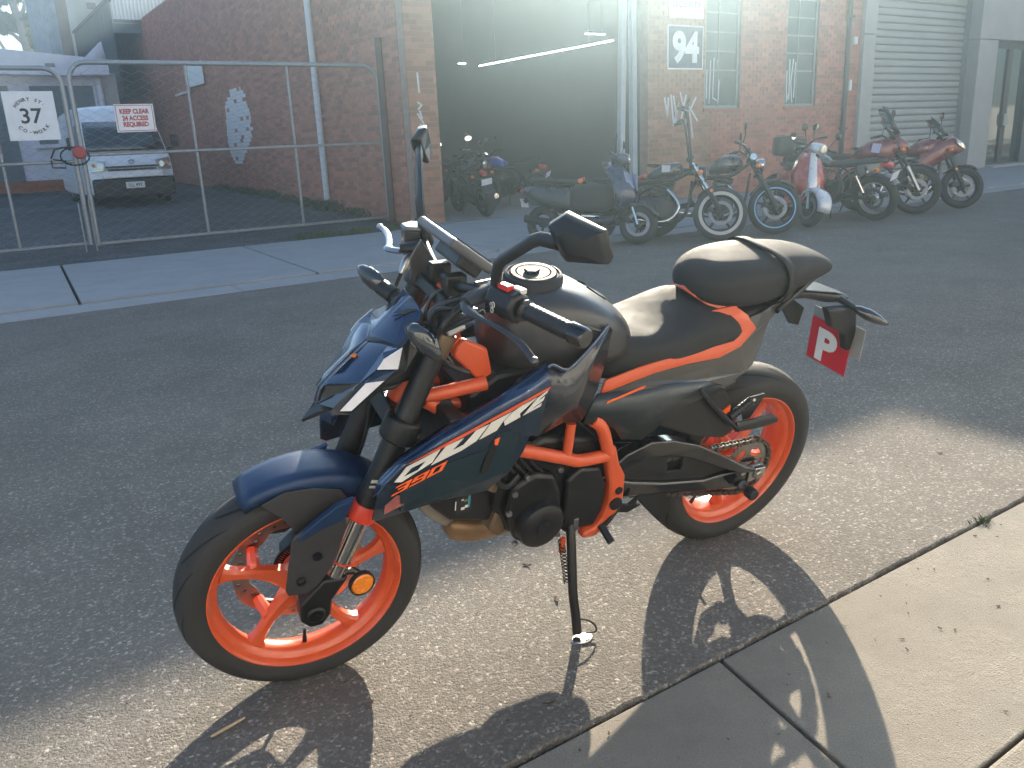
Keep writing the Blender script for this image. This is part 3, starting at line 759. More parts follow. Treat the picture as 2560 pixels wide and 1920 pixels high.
for sg in (-1, 1):
    s = G(); pl = [(0.62, 1.14), (1.5, 1.14), (1.5, 1.72), (1.0, 1.72), (0.78, 1.52)]
    s.add([(sg * (vw(z) + 0.012), y, z) for y, z in pl], [tuple(range(5))]); s.obj('side_window', VG, van, solid=0.006)
    s = G(); s.add([(sg * 0.50, 0.035, 0.95), (sg * 0.80, 0.13, 1.0), (sg * 0.835, 0.19, 0.86), (sg * 0.80, 0.09, 0.74), (sg * 0.55, 0.0, 0.76)], [(0, 1, 2, 3, 4)])
    h = s.obj('headlight', mat('lamp_bright', (0.5, 0.48, 0.42), 0.12, metal=0.5, coat=1.0), van, solid=0.03, bevel=0.006)
    G().lathe([(0.0, -0.012), (0.05, -0.008), (0.06, 0.0)], (sg * 0.61, 0.028, 0.86), (0, -1, 0.1), 16).obj('reflector', CHROME, h)
    G().lathe([(0.0, -0.01), (0.035, -0.006), (0.04, 0.0)], (sg * 0.73, 0.07, 0.88), (0, -1, 0.1), 14).obj('blinker', AMBER, h)
    # mirror on arms
    G().tube([(sg * 0.83, 0.55, 1.15), (sg * 0.98, 0.42, 1.2), (sg * 1.02, 0.40, 1.32)], 0.014, n=8).obj('mirror_arm', BLACKPL, van)
    G().box((sg * 1.03, 0.40, 1.33), (0.17, 0.07, 0.26)).obj('mirror', BLACKPL, van, smooth=40, bevel=0.03)
    for yy in (0.95, 3.55):
        w = G().lathe([(0.20, -0.095), (0.305, -0.10), (0.325, -0.07), (0.325, 0.07), (0.305, 0.10), (0.20, 0.095)], (sg * 0.74, yy, 0.32), (1, 0, 0), 32, closed=True).obj('wheel', RUBBER, van)
        G().lathe([(0, 0.03), (0.12, 0.04), (0.2, 0.02), (0.2, -0.05)], (sg * 0.80, yy, 0.32), (sg, 0, 0), 24).obj('hubcap', ALU, w)
s = G().bx(-0.82, 0.82, -0.07, 0.03, 0.20, 0.60); s.obj('bumper', BLACKPL, van, smooth=40, bevel=0.05)
G().bx(-0.60, 0.60, -0.095, -0.02, 0.60, 0.74).obj('bumper_upper', VW, van, smooth=40, bevel=0.02)
for z_, w_ in ((0.83, 0.52), (0.77, 0.48)): G().bx(-w_, w_, -0.03, 0.02, z_ - 0.018, z_ + 0.018).obj('grille_slot', BLACKPL, van, smooth=0, bevel=0.006)
bd = G(); 
for rx, rz in ((0.062, 0.042), (0.028, 0.040), (0.045, 0.016)):
    bd.tube([(rx * math.cos(a), -0.012, 0.925 + rz * math.sin(a) + (0.008 if rx == 0.045 else 0)) for a in [2 * PI * i / 28 for i in range(29)]], 0.006, n=6)
bd.obj('badge', CHROME, van)
pl = G().bx(-0.186, 0.186, -0.085, -0.072, 0.385, 0.515).obj('number_plate', PAPER, van, smooth=0)
lettering('lettering', '1LL 497', INK, pl, facing_street(0, -0.087, 0.45), size=0.105, bold=0.001, depth=0.002, sx=0.85)

# ================================================================== white office at the back of the yard
WB_ = thing('white_office', 'low white painted office with grey doors at the back of the yard', 'building', (-6, 28.4, 0.45))
WW = mat('office_white', (0.78, 0.73, 0.78), 0.75, var=0.07, bump=0.15, bscale=30)
DG = mat('office_grey', (0.16, 0.18, 0.18), 0.55, var=0.12)
def Xo(a): return a + 6
G().bx(Xo(-6), Xo(4.45), 0.0, 0.3, 0.34, 3.35).obj('wall', WW, WB_, smooth=0)
G().bx(Xo(-6), Xo(4.45), -0.03, 0.3, 0.0, 0.335).obj('plinth', mat('plinth_brick', (0.36, 0.13, 0.06), 0.9, var=0.3, vscale=14), WB_, smooth=0)
s = G(); s.add([(Xo(-6), -0.45, 3.36), (Xo(4.5), -0.45, 3.18), (Xo(4.5), -0.45, 3.66), (Xo(-6), -0.45, 4.6), (Xo(-6), 6, 3.36), (Xo(4.5), 6, 3.18), (Xo(4.5), 6, 3.66), (Xo(-6), 6, 4.6)], [(0, 1, 2, 3), (7, 6, 5, 4), (0, 4, 5, 1), (1, 5, 6, 2), (2, 6, 7, 3), (3, 7, 4, 0)])
s.obj('fascia', WW, WB_, smooth=0, bevel=0.01)
G().bx(Xo(1.28), Xo(2.0), -0.04, -0.003, 0.34, 2.95).obj('door', DG, WB_, smooth=0)
G().bx(Xo(0.2), Xo(1.1), -0.04, -0.003, 0.34, 2.95).obj('door', DG, WB_, smooth=0)
w = G().bx(Xo(2.5), Xo(4.22), -0.03, -0.003, 1.35, 2.95).obj('window', DG, WB_, smooth=0)
for a in (2.47, 3.34, 4.19): G().bx(Xo(a), Xo(a) + 0.06, -0.05, -0.032, 1.35, 2.95).obj('mullion', WW, w, smooth=0)
G().bx(Xo(2.4), Xo(4.3), -0.12, -0.002, 1.24, 1.345).obj('sill', WW, w, smooth=0)
G().tube([(Xo(4.36), -0.14, 3.15), (Xo(4.36), -0.14, 0.0)], 0.085, n=12).obj('downpipe', WW, WB_)
G().bx(Xo(3.85), Xo(4.62), -0.62, -0.46, 3.2, 3.5).obj('rainhead', WW, WB_, smooth=0, bevel=0.02)
G().bx(Xo(4.46), Xo(4.85), -0.1, 0.5, 0.0, 3.3).obj('buttress', mat('render_beige', (0.42, 0.38, 0.35), 0.8, var=0.12), WB_, smooth=0)
s = G(); s.add([(Xo(4.0), -0.47, 3.64), (Xo(4.62), -0.47, 3.62), (Xo(4.56), -0.47, 4.12), (Xo(4.5), -0.47, 4.1)], [(0, 1, 2, 3)]); s.obj('flashing', WW, WB_, solid=0.05)
G().bx(Xo(3.0), Xo(3.25), -0.475, -0.455, 3.42, 3.52).obj('vent', DG, WB_, smooth=0)

# ================================================================== terrace behind: peeling wall, dark paling fence, white balustrade
PEEL = mat('peeling_blue', (0.26, 0.30, 0.38), 0.8, var=0.5, vscale=2.2, bump=0.3, bscale=20)
PEELB = mat('peeling_brown', (0.20, 0.115, 0.10), 0.85, var=0.3, vscale=3)
CREAM = mat('cream_render', (0.55, 0.52, 0.46), 0.8, var=0.08)
tb = thing('terrace_house', 'tall house with peeling blue painted side wall behind the office', 'house', (4.6, 40.0, 0.3))
G().bx(0.03, 0.45, 0, 6, 0, 11).obj('wall', PEEL, tb, smooth=0)
G().bx(0.452, 0.86, 0.02, 6, 0, 11).obj('brick_corner', PEELB, tb, smooth=0)
G().bx(0.862, 1.14, -0.05, 6, 0, 11).obj('pilaster', CREAM, tb, smooth=0)
G().bx(1.142, 6.5, 1.5, 6, 0, 11).obj('rear_wall', CREAM, tb, smooth=0)
G().bx(1.85, 2.2, 1.45, 1.495, 7.15, 7.4).obj('vent', PEELB, tb, smooth=0)
PAL = mat('dark_paling', (0.055, 0.05, 0.055), 0.85, var=0.3, vscale=8, bump=0.2)
pf = thing('paling_fence', 'dark timber paling fence along the raised terrace beyond the yard', 'fence', (5.55, 31.4, 3.2))
pr0 = G().bx(-0.02, 0.02, 0.0, 0.15, 0.0, 3.0).obj('paling', PAL, pf, smooth=0)
for i in range(1, 52):
    c = pr0.copy(); COL.objects.link(c); c.location = (random.uniform(-0.008, 0.008), 0.16 * i, random.uniform(-0.02, 0.02))
G().bx(-0.08, 0.1, -0.05, 8.3, 3.03, 3.12).obj('capping', PAL, pf, smooth=0)
G().bx(0.03, 0.9, 0.0, 8.2, -3.2, -0.02).obj('retaining_wall', PEELB, pf, smooth=0)
bl = thing('balustrade', 'white slatted balustrade above the far end of the side brick wall', 'balustrade', (5.6, 31.2, 5.55))
b0 = G().bx(0.0, 0.05, 0, 0.04, 0.1, 1.4).obj('slat', WHITEP, bl, smooth=0)
for i in range(1, 14):
    c = b0.copy(); COL.objects.link(c); c.location = (0.115 * i, 0, 0)
G().bx(-0.05, 1.6, -0.02, 0.06, 0.0, 0.095).obj('bottom_rail', DG, bl, smooth=0)
G().bx(-0.05, 1.6, -0.02, 0.06, 1.41, 1.5).obj('top_rail', WHITEP, bl, smooth=0)
G().bx(-0.05, 0.9, 0.1, 8.5, -0.3, -0.01).obj('deck', DG, bl, smooth=0)

# ================================================================== eucalypts beyond the office
BARK = mat('gum_bark', (0.36, 0.31, 0.27), 0.8, var=0.3, vscale=5)
LEAF = mat('gum_leaf', (0.075, 0.085, 0.03), 0.55, var=0.3, island=0.45)
LEAFY = mat('gum_leaf_olive', (0.17, 0.15, 0.055), 0.55, var=0.3, island=0.4)
def leaves(s, c, rad, n, size):
    for i in range(n):
        while True:
            p = Vector([random.uniform(-1, 1) for _ in range(3)])
            if p.length < 1: break
        p = Vector(c) + Vector((p.x * rad[0], p.y * rad[1], p.z * rad[2]))
        d = Vector((random.gauss(0, .5), random.gauss(0, .5), random.gauss(-0.7, .5))).normalized(); e = d.orthogonal(); e.rotate(Matrix.Rotation(random.uniform(0, 6.28), 3, d))
        L_ = size * random.uniform(0.6, 1.3); w = L_ * 0.24
        s.add([p, p + d * L_ * 0.5 + e * w, p + d * L_, p + d * L_ * 0.5 - e * w], [(0, 1, 2, 3)])
def gum(label, base, trunk, limbs, clumps, m, size=0.28):
    t = thing('gum_tree', label, 'tree', base)
    B = Vector(base)
    s = G(); pts = spline([Vector(p) - B for p in trunk], 5); n = len(pts)
    s.tube(pts, [0.42 * (1 - 0.75 * i / (n - 1)) for i in range(n)], n=10)
    tr = s.obj('trunk', BARK, t)
    for lb in limbs:
        q = spline([Vector(p) - B for p in lb], 4); k = len(q)
        G().tube(q, [0.16 * (1 - 0.8 * i / (k - 1)) for i in range(k)], n=7).obj('limb', BARK, tr)
    s = G()
    for c, r, cnt in clumps: leaves(s, Vector(c) - B, r, cnt, size)
    s.obj('crown', m, t, smooth=0)
    return t
random.seed(5)

gum('pale trunked gum tree with dark foliage rising behind the office', (5.55, 54.2, 0.3),
    [(5.55, 54.2, 0.3), (5.35, 54.4, 5.0), (5.15, 54.8, 8.0), (4.9, 55.8, 10.5), (4.6, 56.2, 13.5)],
    [[(5.2, 54.7, 7.4), (4.7, 55.0, 8.0), (4.2, 55.4, 8.4)], [(4.6, 55.0, 6.4), (4.1, 55.3, 7.4), (3.7, 55.6, 8.6)], [(5.0, 55.0, 8.6), (5.5, 55.0, 9.6), (5.9, 55.2, 11)]],
    [((4.2, 55.6, 8.75), (1.0, 1.0, 0.55), 1500), ((5.75, 54.9, 8.9), (0.45, 0.6, 0.6), 500), ((4.4, 56, 10.2), (1.5, 1.2, 0.5), 700), ((5.6, 56, 11.5), (2.0, 1.5, 1.3), 1500), ((2.6, 56, 9.2), (1.2, 1.2, 1.4), 900)], LEAF)
gum('sunlit olive gum sapling in front of the peeling house wall', (6.0, 51.0, 0.3),
    [(6.0, 51.0, 0.3), (5.75, 51.0, 4.5), (5.62, 51.0, 6.6), (5.5, 51.0, 8.2)],
    [[(5.65, 51, 6.0), (5.4, 51, 6.8), (5.25, 51, 7.4)]],
    [((5.45, 51.0, 7.5), (0.5, 0.6, 0.75), 650), ((5.75, 51.0, 7.0), (0.35, 0.5, 0.7), 350), ((5.6, 51.2, 8.6), (0.5, 0.6, 0.5), 300), ((3.2, 51.2, 6.6), (0.5, 0.6, 0.9), 250)], LEAFY, 0.24)
# ================================================================== the motorcycle
BM = Matrix(((-0.99804162, -0.06040113, -0.01626741), (0.06255337, -0.96370241, -0.25954717), (0.0, -0.26005646, 0.96559341)))
BIKE = thing('motorcycle', 'blue and orange naked motorcycle leaning on its side stand in the foreground', 'motorcycle', (1.89389621, 1.76111345, 0.0))
BIKE.rotation_euler = BM.to_euler()
HEAD = Vector((1.455, 0, 0)); SAX = Vector((-math.sin(math.radians(24)), 0, math.cos(math.radians(24))))
SROT = Matrix.Rotation(-0.09437661, 3, SAX)
def st(p): return SROT @ (p - HEAD) + HEAD
BARC = Vector((1.0, 0, 1.04)); BROLL = Matrix.Rotation(math.radians(2.6), 3, 'X')
def bar(p): return st(BROLL @ (p - BARC) + BARC)
def ident(p): return p

def wheel(c, R, hw, rhw, fn, spoke0, front):
    """tyre, cast rim with five spokes, brake disc"""
    cx, cz = c
    C = Vector((cx, 0, cz))
    rim = G()
    k = rhw
    rim.lathe([(0.231, k), (0.2295, k + 0.004), (0.2245, k + 0.0045), (0.2195, k - 0.002), (0.2165, k - 0.012), (0.2065, k - 0.019), (0.2005, k - 0.028), (0.1985, 0.006),
               (0.1985, -0.006), (0.2005, -k + 0.028), (0.2065, -k + 0.019), (0.2165, -k + 0.012), (0.2195, -k + 0.002), (0.2245, -k - 0.0045), (0.2295, -k - 0.004), (0.231, -k), (0.222, -k + 0.02), (0.215, 0), (0.222, k - 0.02)], C, (0, 1, 0), 96, closed=True)
    rim.lathe([(0.014, 0.05), (0.038, 0.05), (0.042, 0.035), (0.036, 0.0), (0.042, -0.04), (0.04, -0.055), (0.014, -0.055)], C, (0, 1, 0), 32)
    for q in range(5):
        a = math.radians(spoke0 + 72 * q); rings = []
        for r, tw, yw, yo in ((0.030, 0.030, 0.026, 0), (0.055, 0.024, 0.023, 0), (0.085, 0.017, 0.018, 0.001), (0.125, 0.0125, 0.0155, 0.002), (0.165, 0.0125, 0.0155, 0.002), (0.185, 0.016, 0.017, 0.001), (0.2005, 0.026, 0.018, 0)):
            off = 0.012 * math.sin(PI * (r - 0.03) / 0.17)
            er = Vector((math.cos(a), 0, math.sin(a))); et = Vector((-math.sin(a), 0, math.cos(a)))
            p = C + er * r + et * off + Vector((0, yo, 0))
            rings.append([p + et * tw + Vector((0, yw * .6, 0)), p + et * tw * .55 + Vector((0, yw, 0)), p - et * tw * .55 + Vector((0, yw, 0)), p - et * tw + Vector((0, yw * .6, 0)),
                          p - et * tw - Vector((0, yw * .6, 0)), p - et * tw * .55 - Vector((0, yw, 0)), p + et * tw * .55 - Vector((0, yw, 0)), p + et * tw - Vector((0, yw * .6, 0))])
        rim.loft(rings)
        if front:   # lug that carries the disc
            p = C + er * 0.124 + et * 0.012
            rim.tube([p, p + Vector((0, -0.03, 0)) + et * 0.012, p + Vector((0, -0.058, 0)) + et * 0.02], [0.017, 0.015, 0.013], n=8)
    W = rim.xf(fn).obj('wheel', ORANGE, BIKE, smooth=38, bevel=0.0)
    b = 0.2225
    ty = G().lathe([(b, k - 0.006), (0.226, k + 0.0035), (0.2335, k + 0.0065), (0.245, hw * 0.965), (0.258, hw), (R - 0.024, hw * 0.93), (R - 0.014, hw * 0.77), (R - 0.0065, hw * 0.52), (R - 0.0017, hw * 0.26), (R, 0),
                    (R - 0.0017, -hw * 0.26), (R - 0.0065, -hw * 0.52), (R - 0.014, -hw * 0.77), (R - 0.024, -hw * 0.93), (0.258, -hw), (0.245, -hw * 0.965), (0.2335, -k - 0.0065), (0.226, -k - 0.0035), (b, -k + 0.006), (0.218, 0)], C, (0, 1, 0), 128, closed=True)
    T_ = ty.xf(fn).obj('tyre', RUBBER, W, smooth=50)
    # tread: long swept grooves on both shoulders
    gr = G()
    def surf(y):
        ay = abs(y) / hw
        tab = [(0, R), (0.26, R - 0.0017), (0.52, R - 0.0065), (0.77, R - 0.014), (0.93, R - 0.024), (1, 0.258)]
        for i in range(5):
            if tab[i][0] <= ay <= tab[i + 1][0]:
                t = (ay - tab[i][0]) / (tab[i + 1][0] - tab[i][0]); return tab[i][1] + (tab[i + 1][1] - tab[i][1]) * t
        return 0.258
    for i in range(14):
        for sg in (1, -1):
            a0 = 2 * PI * (i + (0.5 if sg < 0 else 0)) / 14; vs = []; m = 12
            for j in range(m + 1):
                t = j / m; y = sg * hw * (0.12 + 0.74 * t ** 0.9); a = a0 + 0.48 * t ** 1.4; w = 0.0056 * math.sin(PI * (0.08 + 0.84 * t)) / R * 1.9
                r = surf(y) + 0.0009
                for d in (-w, w): vs.append(C + Vector((math.cos(a + d) * r, y, math.sin(a + d) * r)))
            gr.add(vs, [(2 * j, 2 * j + 1, 2 * j + 3, 2 * j + 2) for j in range(m)])
    gr.xf(fn).obj('tread_groove', GROOVE, T_, smooth=0)
    va = math.radians(spoke0 + 72 * 3 + 36); er = Vector((math.cos(va), 0, math.sin(va)))
    p0 = C + er * 0.2; p1 = C + er * 0.162
    G().tube([p0, p0 + (p1 - p0) * .45, p0 + (p1 - p0) * .5, p1], [0.0062, 0.0058, 0.0045, 0.0042], n=10).xf(fn).obj('valve_stem', BLACKPL, W)
    return W, C

def drilled_disc(C, y, r0, r1, th, fn, m, W, name, seg=120, skip=None):
    s = G(); nb = 5
    rr = [r0 + (r1 - r0) * i / nb for i in range(nb + 1)]
    for side, yy in ((1, y + th / 2), (-1, y - th / 2)):
        vs = []; fs = []
        for i in range(seg):
            a = 2 * PI * i / seg
            for j, r in enumerate(rr):
                wav = 0.0025 * math.sin(a * 10) if j == nb else (-0.004 * math.sin(a * 10) if j == 0 else 0)
                vs.append(C + Vector(((r + wav) * math.cos(a), yy, (r + wav) * math.sin(a))))
        for i in range(seg):
            k = (i + 1) % seg
            for j in range(nb):
                if skip and skip(i, j): continue
                fs.append((i * (nb + 1) + j, k * (nb + 1) + j, k * (nb + 1) + j + 1, i * (nb + 1) + j + 1))
        s.add(vs, fs)
    n0 = seg * (nb + 1)
    for i in range(seg):
        k = (i + 1) % seg
        for j in (0, nb): s.f.append((i * (nb + 1) + j, k * (nb + 1) + j, n0 + k * (nb + 1) + j, n0 + i * (nb + 1) + j))
    return s.xf(fn).obj(name, m, W, smooth=30)

FW, FC = wheel((1.357, 0.293), 0.293, 0.055, 0.043, st, 20, True)
RW, RC = wheel((0.0, 0.306), 0.306, 0.075, 0.058, ident, 50, False)
hole = lambda i, j: (i % 12 in (2,) and j == 1) or (i % 12 in (5,) and j == 2) or (i % 12 in (8,) and j == 3) or (i % 12 in (10,) and j == 1)
drilled_disc(FC, -0.062, 0.118, 0.160, 0.0045, st, STEEL, FW, 'brake_disc', skip=hole)
drilled_disc(RC, -0.078, 0.075, 0.115, 0.0045, ident, STEEL, RW, 'brake_disc', skip=hole)
# abs ring, front
s = G(); 
for i in range(48):
    a = 2 * PI * i / 48; s.box(FC + Vector((0.047 * math.cos(a), -0.062, 0.047 * math.sin(a))), (0.003, 0.004, 0.011), Matrix.Rotation(PI / 2 - a, 3, 'Y'))
s.xf(st).obj('sensor_ring', ALU, FW, smooth=0)
G().lathe([(0.037, -0.064), (0.06, -0.064), (0.06, -0.06), (0.037, -0.06)], FC, (0, 1, 0), 32, closed=True).xf(st).obj('disc_carrier', BLACKMT, FW)

# ---------------------------------------------------------------- front fork
def fx(z): return 1.246 + (0.507 - z) * 0.425
for sg in (1, -1):
    y = 0.098 * sg
    f = G().tube([(fx(1.0), y, 1.0), (fx(0.775), y, 0.775), (fx(0.77), y, 0.77), (fx(0.70), y, 0.70), (fx(0.69), y, 0.69), (fx(0.55), y, 0.55)], [0.0255, 0.0255, 0.027, 0.027, 0.0275, 0.0275], n=24)
    F = f.xf(st).obj('fork_leg', BLACKMT, BIKE)
    G().lathe([(0.024, -0.035), (0.031, -0.035), (0.033, -0.028), (0.033, 0.0), (0.030, 0.006), (0.024, 0.006)], (fx(0.545), y, 0.545), (-0.391, 0, 0.92), 28, closed=True).xf(st).obj('seal_ring', mat('seal_red', (0.62, 0.045, 0.02), 0.4), F)
    G().tube([(fx(0.54), y, 0.54), (fx(0.34), y, 0.34)], 0.0215, n=24).xf(st).obj('stanchion', CHROME, F)
    G().lathe([(0.0217, -0.002), (0.0232, -0.002), (0.0232, 0.002), (0.0217, 0.002)], (fx(0.405), y, 0.405), (-0.391, 0, 0.92), 24, closed=True).xf(st).obj('travel_ring', mat('seal_red', (0, 0, 0)), F)
    # axle foot
    s = G(); zt = 0.365
    P0 = [(fx(zt) - 0.027, zt + 0.005), (fx(zt) + 0.03, zt + 0.012), (1.392, 0.32), (1.392, 0.272), (1.372, 0.248), (1.342, 0.248), (1.322, 0.275), (1.318, 0.315)]
    s.prism(P0, y - 0.024 * 1, y + 0.024); s.lathe([(0.0, -0.03), (0.022, -0.03), (0.022, 0.03), (0.0, 0.03)], (1.357, y, 0.285), (0, 1, 0), 20)
    s.xf(st).obj('axle_clamp', BLACKMT, F, smooth=40, bevel=0.006)
    G().lathe([(0.0, 0.031 * sg), (0.012, 0.031 * sg), (0.012, 0.034 * sg), (0.0, 0.034 * sg)], (1.357, y, 0.285), (0, 1, 0), 16).xf(st).obj('axle_end', BLACKGL, F)
G().tube([(1.357, -0.1, 0.293), (1.357, 0.1, 0.293)], 0.011, n=14).xf(st).obj('axle', STEEL, BIKE)
# triple clamps
s = G()
for sg in (1, -1): s.lathe([(0.026, -0.028), (0.04, -0.028), (0.042, -0.02), (0.042, 0.02), (0.04, 0.028), (0.026, 0.028)], (fx(0.728), 0.098 * sg, 0.728), (-0.391, 0, 0.92), 24, closed=True)
s.box((fx(0.728) - 0.015, 0, 0.725), (0.07, 0.14, 0.046), Matrix.Rotation(math.radians(-23), 3, 'Y'))
s.xf(st).obj('lower_clamp', BLACKMT, BIKE, smooth=40, bevel=0.005)
s = G()
for sg in (1, -1): s.lathe([(0.0, -0.014), (0.034, -0.014), (0.036, -0.008), (0.036, 0.01), (0.030, 0.014), (0.0, 0.014)], (fx(0.985), 0.098 * sg, 0.985), (-0.391, 0, 0.92), 24)
s.box((fx(0.985) - 0.02, 0, 0.985), (0.085, 0.16, 0.026), Matrix.Rotation(math.radians(-23), 3, 'Y'))
s.xf(st).obj('upper_clamp', BLACKMT, BIKE, smooth=40, bevel=0.005)
G().tube([(1.455 - 0.445 * 0.70, 0, 0.70), (1.455 - 0.445 * 1.0, 0, 1.0)], 0.03, n=18).obj('steering_head', ORANGEF, BIKE)
# brake hose and cables along the fork
for y0, y1, zt in ((-0.075, -0.06, 0.95), (-0.055, -0.07, 0.97)):
    G().tube(spline([(1.03, y0, zt), (1.14, y0 + .01, 0.84), (1.17, y1, 0.72), (1.19, y1 - 0.005, 0.6), (1.24, -0.085, 0.47), (1.28, -0.088, 0.42)], 5), 0.0042, n=8).xf(st).obj('brake_hose', BLACKPL, BIKE)
# caliper on the far side
s = G(); s.prism([(1.225, 0.43), (1.262, 0.445), (1.272, 0.40), (1.262, 0.34), (1.245, 0.315), (1.218, 0.33), (1.205, 0.38)], -0.098, -0.035)
s.xf(st).obj('brake_caliper', BLACKMT, BIKE, smooth=40, bevel=0.008)
s = G(); 
for z_ in (0.41, 0.36): s.lathe([(0.0, 0), (0.013, 0.0), (0.013, 0.003), (0.0, 0.003)], (1.24, -0.034, z_), (0, 1, 0), 16)
s.xf(st).obj('caliper_bolt', STEEL, BIKE)

# ---------------------------------------------------------------- front mudguard
def arcpt(r, deg, y): a = math.radians(deg); return Vector((1.357 + r * math.sin(a), y, 0.293 + r * math.cos(a)))
rings = []
for deg in range(26, -46, -6):
    u = (26 - deg) / 90.0; hw_ = 0.058 + 0.008 * min(1, u * 3); r = 0.318 + 0.012 * math.sin(PI * min(1, u * 1.2)); R_ = []
    drop = 0.026 + 0.03 * min(1.0, max(0, u * 1.6))
    for q in (-1.0, -0.96, -0.8, -0.45, 0, 0.45, 0.8, 0.96, 1.0):
        d = drop if abs(q) == 1 else (0.010 if abs(q) > 0.9 else (0.003 if abs(q) > 0.7 else 0))
        R_.append(arcpt(r - d - (0.004 if deg == 26 else 0), deg, q * hw_))
    rings.append(R_)
s = G().loft(rings, caps=False, closed=False)
FEN = s.xf(st).obj('mudguard', BLUEM, BIKE, smooth=60, solid=0.003)
for sg in (1, -1):   # dark side skirt running down to the fork
    yy = 0.0675 * sg
    sk = [(1.452, 0.575), (1.40, 0.596), (1.34, 0.594), (1.28, 0.578), (1.262, 0.552), (1.30, 0.525), (1.345, 0.505), (1.372, 0.487), (1.384, 0.494), (1.41, 0.535)]
    s = G(); s.add([(x, yy + sg * (0.012 * (0.6 - z) / 0.1), z) for x, z in sk], [tuple(range(len(sk)))])
    s.xf(st).obj('skirt', GREYPL, FEN, smooth=0, solid=0.004 * sg, bevel=0.0015)
    # strap and fork guard plate
    gu = [(1.283, 0.545), (1.330, 0.538), (1.390, 0.517), (1.400, 0.508), (1.420, 0.372), (1.416, 0.356), (1.375, 0.352), (1.345, 0.372), (1.318, 0.409), (1.300, 0.45), (1.279, 0.515)]
    s = G(); s.prism(gu, sg * 0.112, sg * 0.122)
    GU = s.xf(st).obj('fork_guard', GREYPL, BIKE, smooth=0, bevel=0.004)
    s = G(); s.prism([(1.276, 0.552), (1.262, 0.585), (1.30, 0.575), (1.345, 0.545), (1.388, 0.512), (1.385, 0.498), (1.338, 0.52), (1.29, 0.532)], sg * 0.108, sg * 0.1245)
    s.xf(st).obj('guard_strap', BLUEM, GU, smooth=0, bevel=0.003)
    for bx_, bz_ in ((1.348, 0.452), (1.386, 0.392)):
        G().lathe([(0.0, 0), (0.007, 0.0), (0.009, 0.004), (0.011, 0.004), (0.011, -0.001), (0, -0.001)], (bx_, sg * 0.1225, bz_), (0, sg, 0), 16).xf(st).obj('bolt', BLACKGL, GU)
# amber side reflector on its bracket
G().tube([(1.30, 0.1, 0.375), (1.265, 0.108, 0.375), (1.25, 0.112, 0.362)], 0.009, n=8).xf(st).obj('reflector_bracket', BLACKPL, BIKE)
s = G().lathe([(0, 0.006), (0.024, 0.005), (0.0285, 0.0), (0.0285, -0.008), (0, -0.008)], (1.249, 0.125, 0.345), (-0.15, 1, 0), 28); o = s.xf(st).obj('side_reflector', AMBER, BIKE)
G().lathe([(0.0286, 0.003), (0.031, 0.002), (0.031, -0.010), (0.0286, -0.010)], (1.249, 0.125, 0.345), (-0.15, 1, 0), 28, closed=True).xf(st).obj('bezel', BLACKPL, o)
# white mark on the fork leg
s = G()
for a in ([(0, 0), (0.020, 0.004), (0.017, 0.012), (-0.004, 0.008)], [(0.004, -0.012), (0.024, -0.008), (0.022, -0.002), (0.002, -0.006)]):
    s.add([(fx(0.615) + 0.008 + x_, 0.098 + 0.0279, 0.615 + z_) for x_, z_ in a], [(0, 1, 2, 3)])
s.xf(st).obj('fork_decal', DECW, BIKE, smooth=0)

# ---------------------------------------------------------------- headlight mask
s = G()  # dark inner bowl
s.loft([[(1.27, y, z) for y, z in ((-.015, .785), (.015, .785), (.012, .812), (-.012, .812))], [(1.22, y, z) for y, z in ((-.048, .79), (.048, .79), (.03, .855), (-.03, .855))],
        [(1.16, y, z) for y, z in ((-.075, .81), (.075, .81), (.045, .915), (-.045, .915))], [(1.10, y, z) for y, z in ((-.06, .84), (.06, .84), (.04, .955), (-.04, .955))]])
HL = s.xf(st).obj('headlight', BLACKPL, BIKE, smooth=30, bevel=0.004)
R0, R1, R2, R3, R4, R5, R6, R7 = (1.314, .0, .764), (1.302, .0, .800), (1.261, .0, .844), (1.228, .0, .873), (1.201, .0, .897), (1.188, .0, .914), (1.153, .0, .949), (1.104, .0, .992)
L1, L2, L3, B2, B3 = (1.289, .022, .819), (1.234, .075, .839), (1.290, .065, .783), (1.168, .060, .912), (1.186, .080, .906)
M1, M2, T0, T1 = (1.127, .085, .940), (1.161, .090, .923), (1.106, .030, 1.001), (1.094, .060, .974)
D1a, D1b, D1c, D1d = (1.205, .100, .878), (1.190, .098, .899), (1.152, .105, .924), (1.162, .107, .876)
D2a, D2b, D2c, D2d = (1.279, .076, .779), (1.256, .086, .781), (1.190, .104, .851), (1.226, .091, .845)
K1, K2, K3, K4 = (1.294, .070, .769), (1.258, .084, .771), (1.180, .104, .842), (1.112, .098, .915)
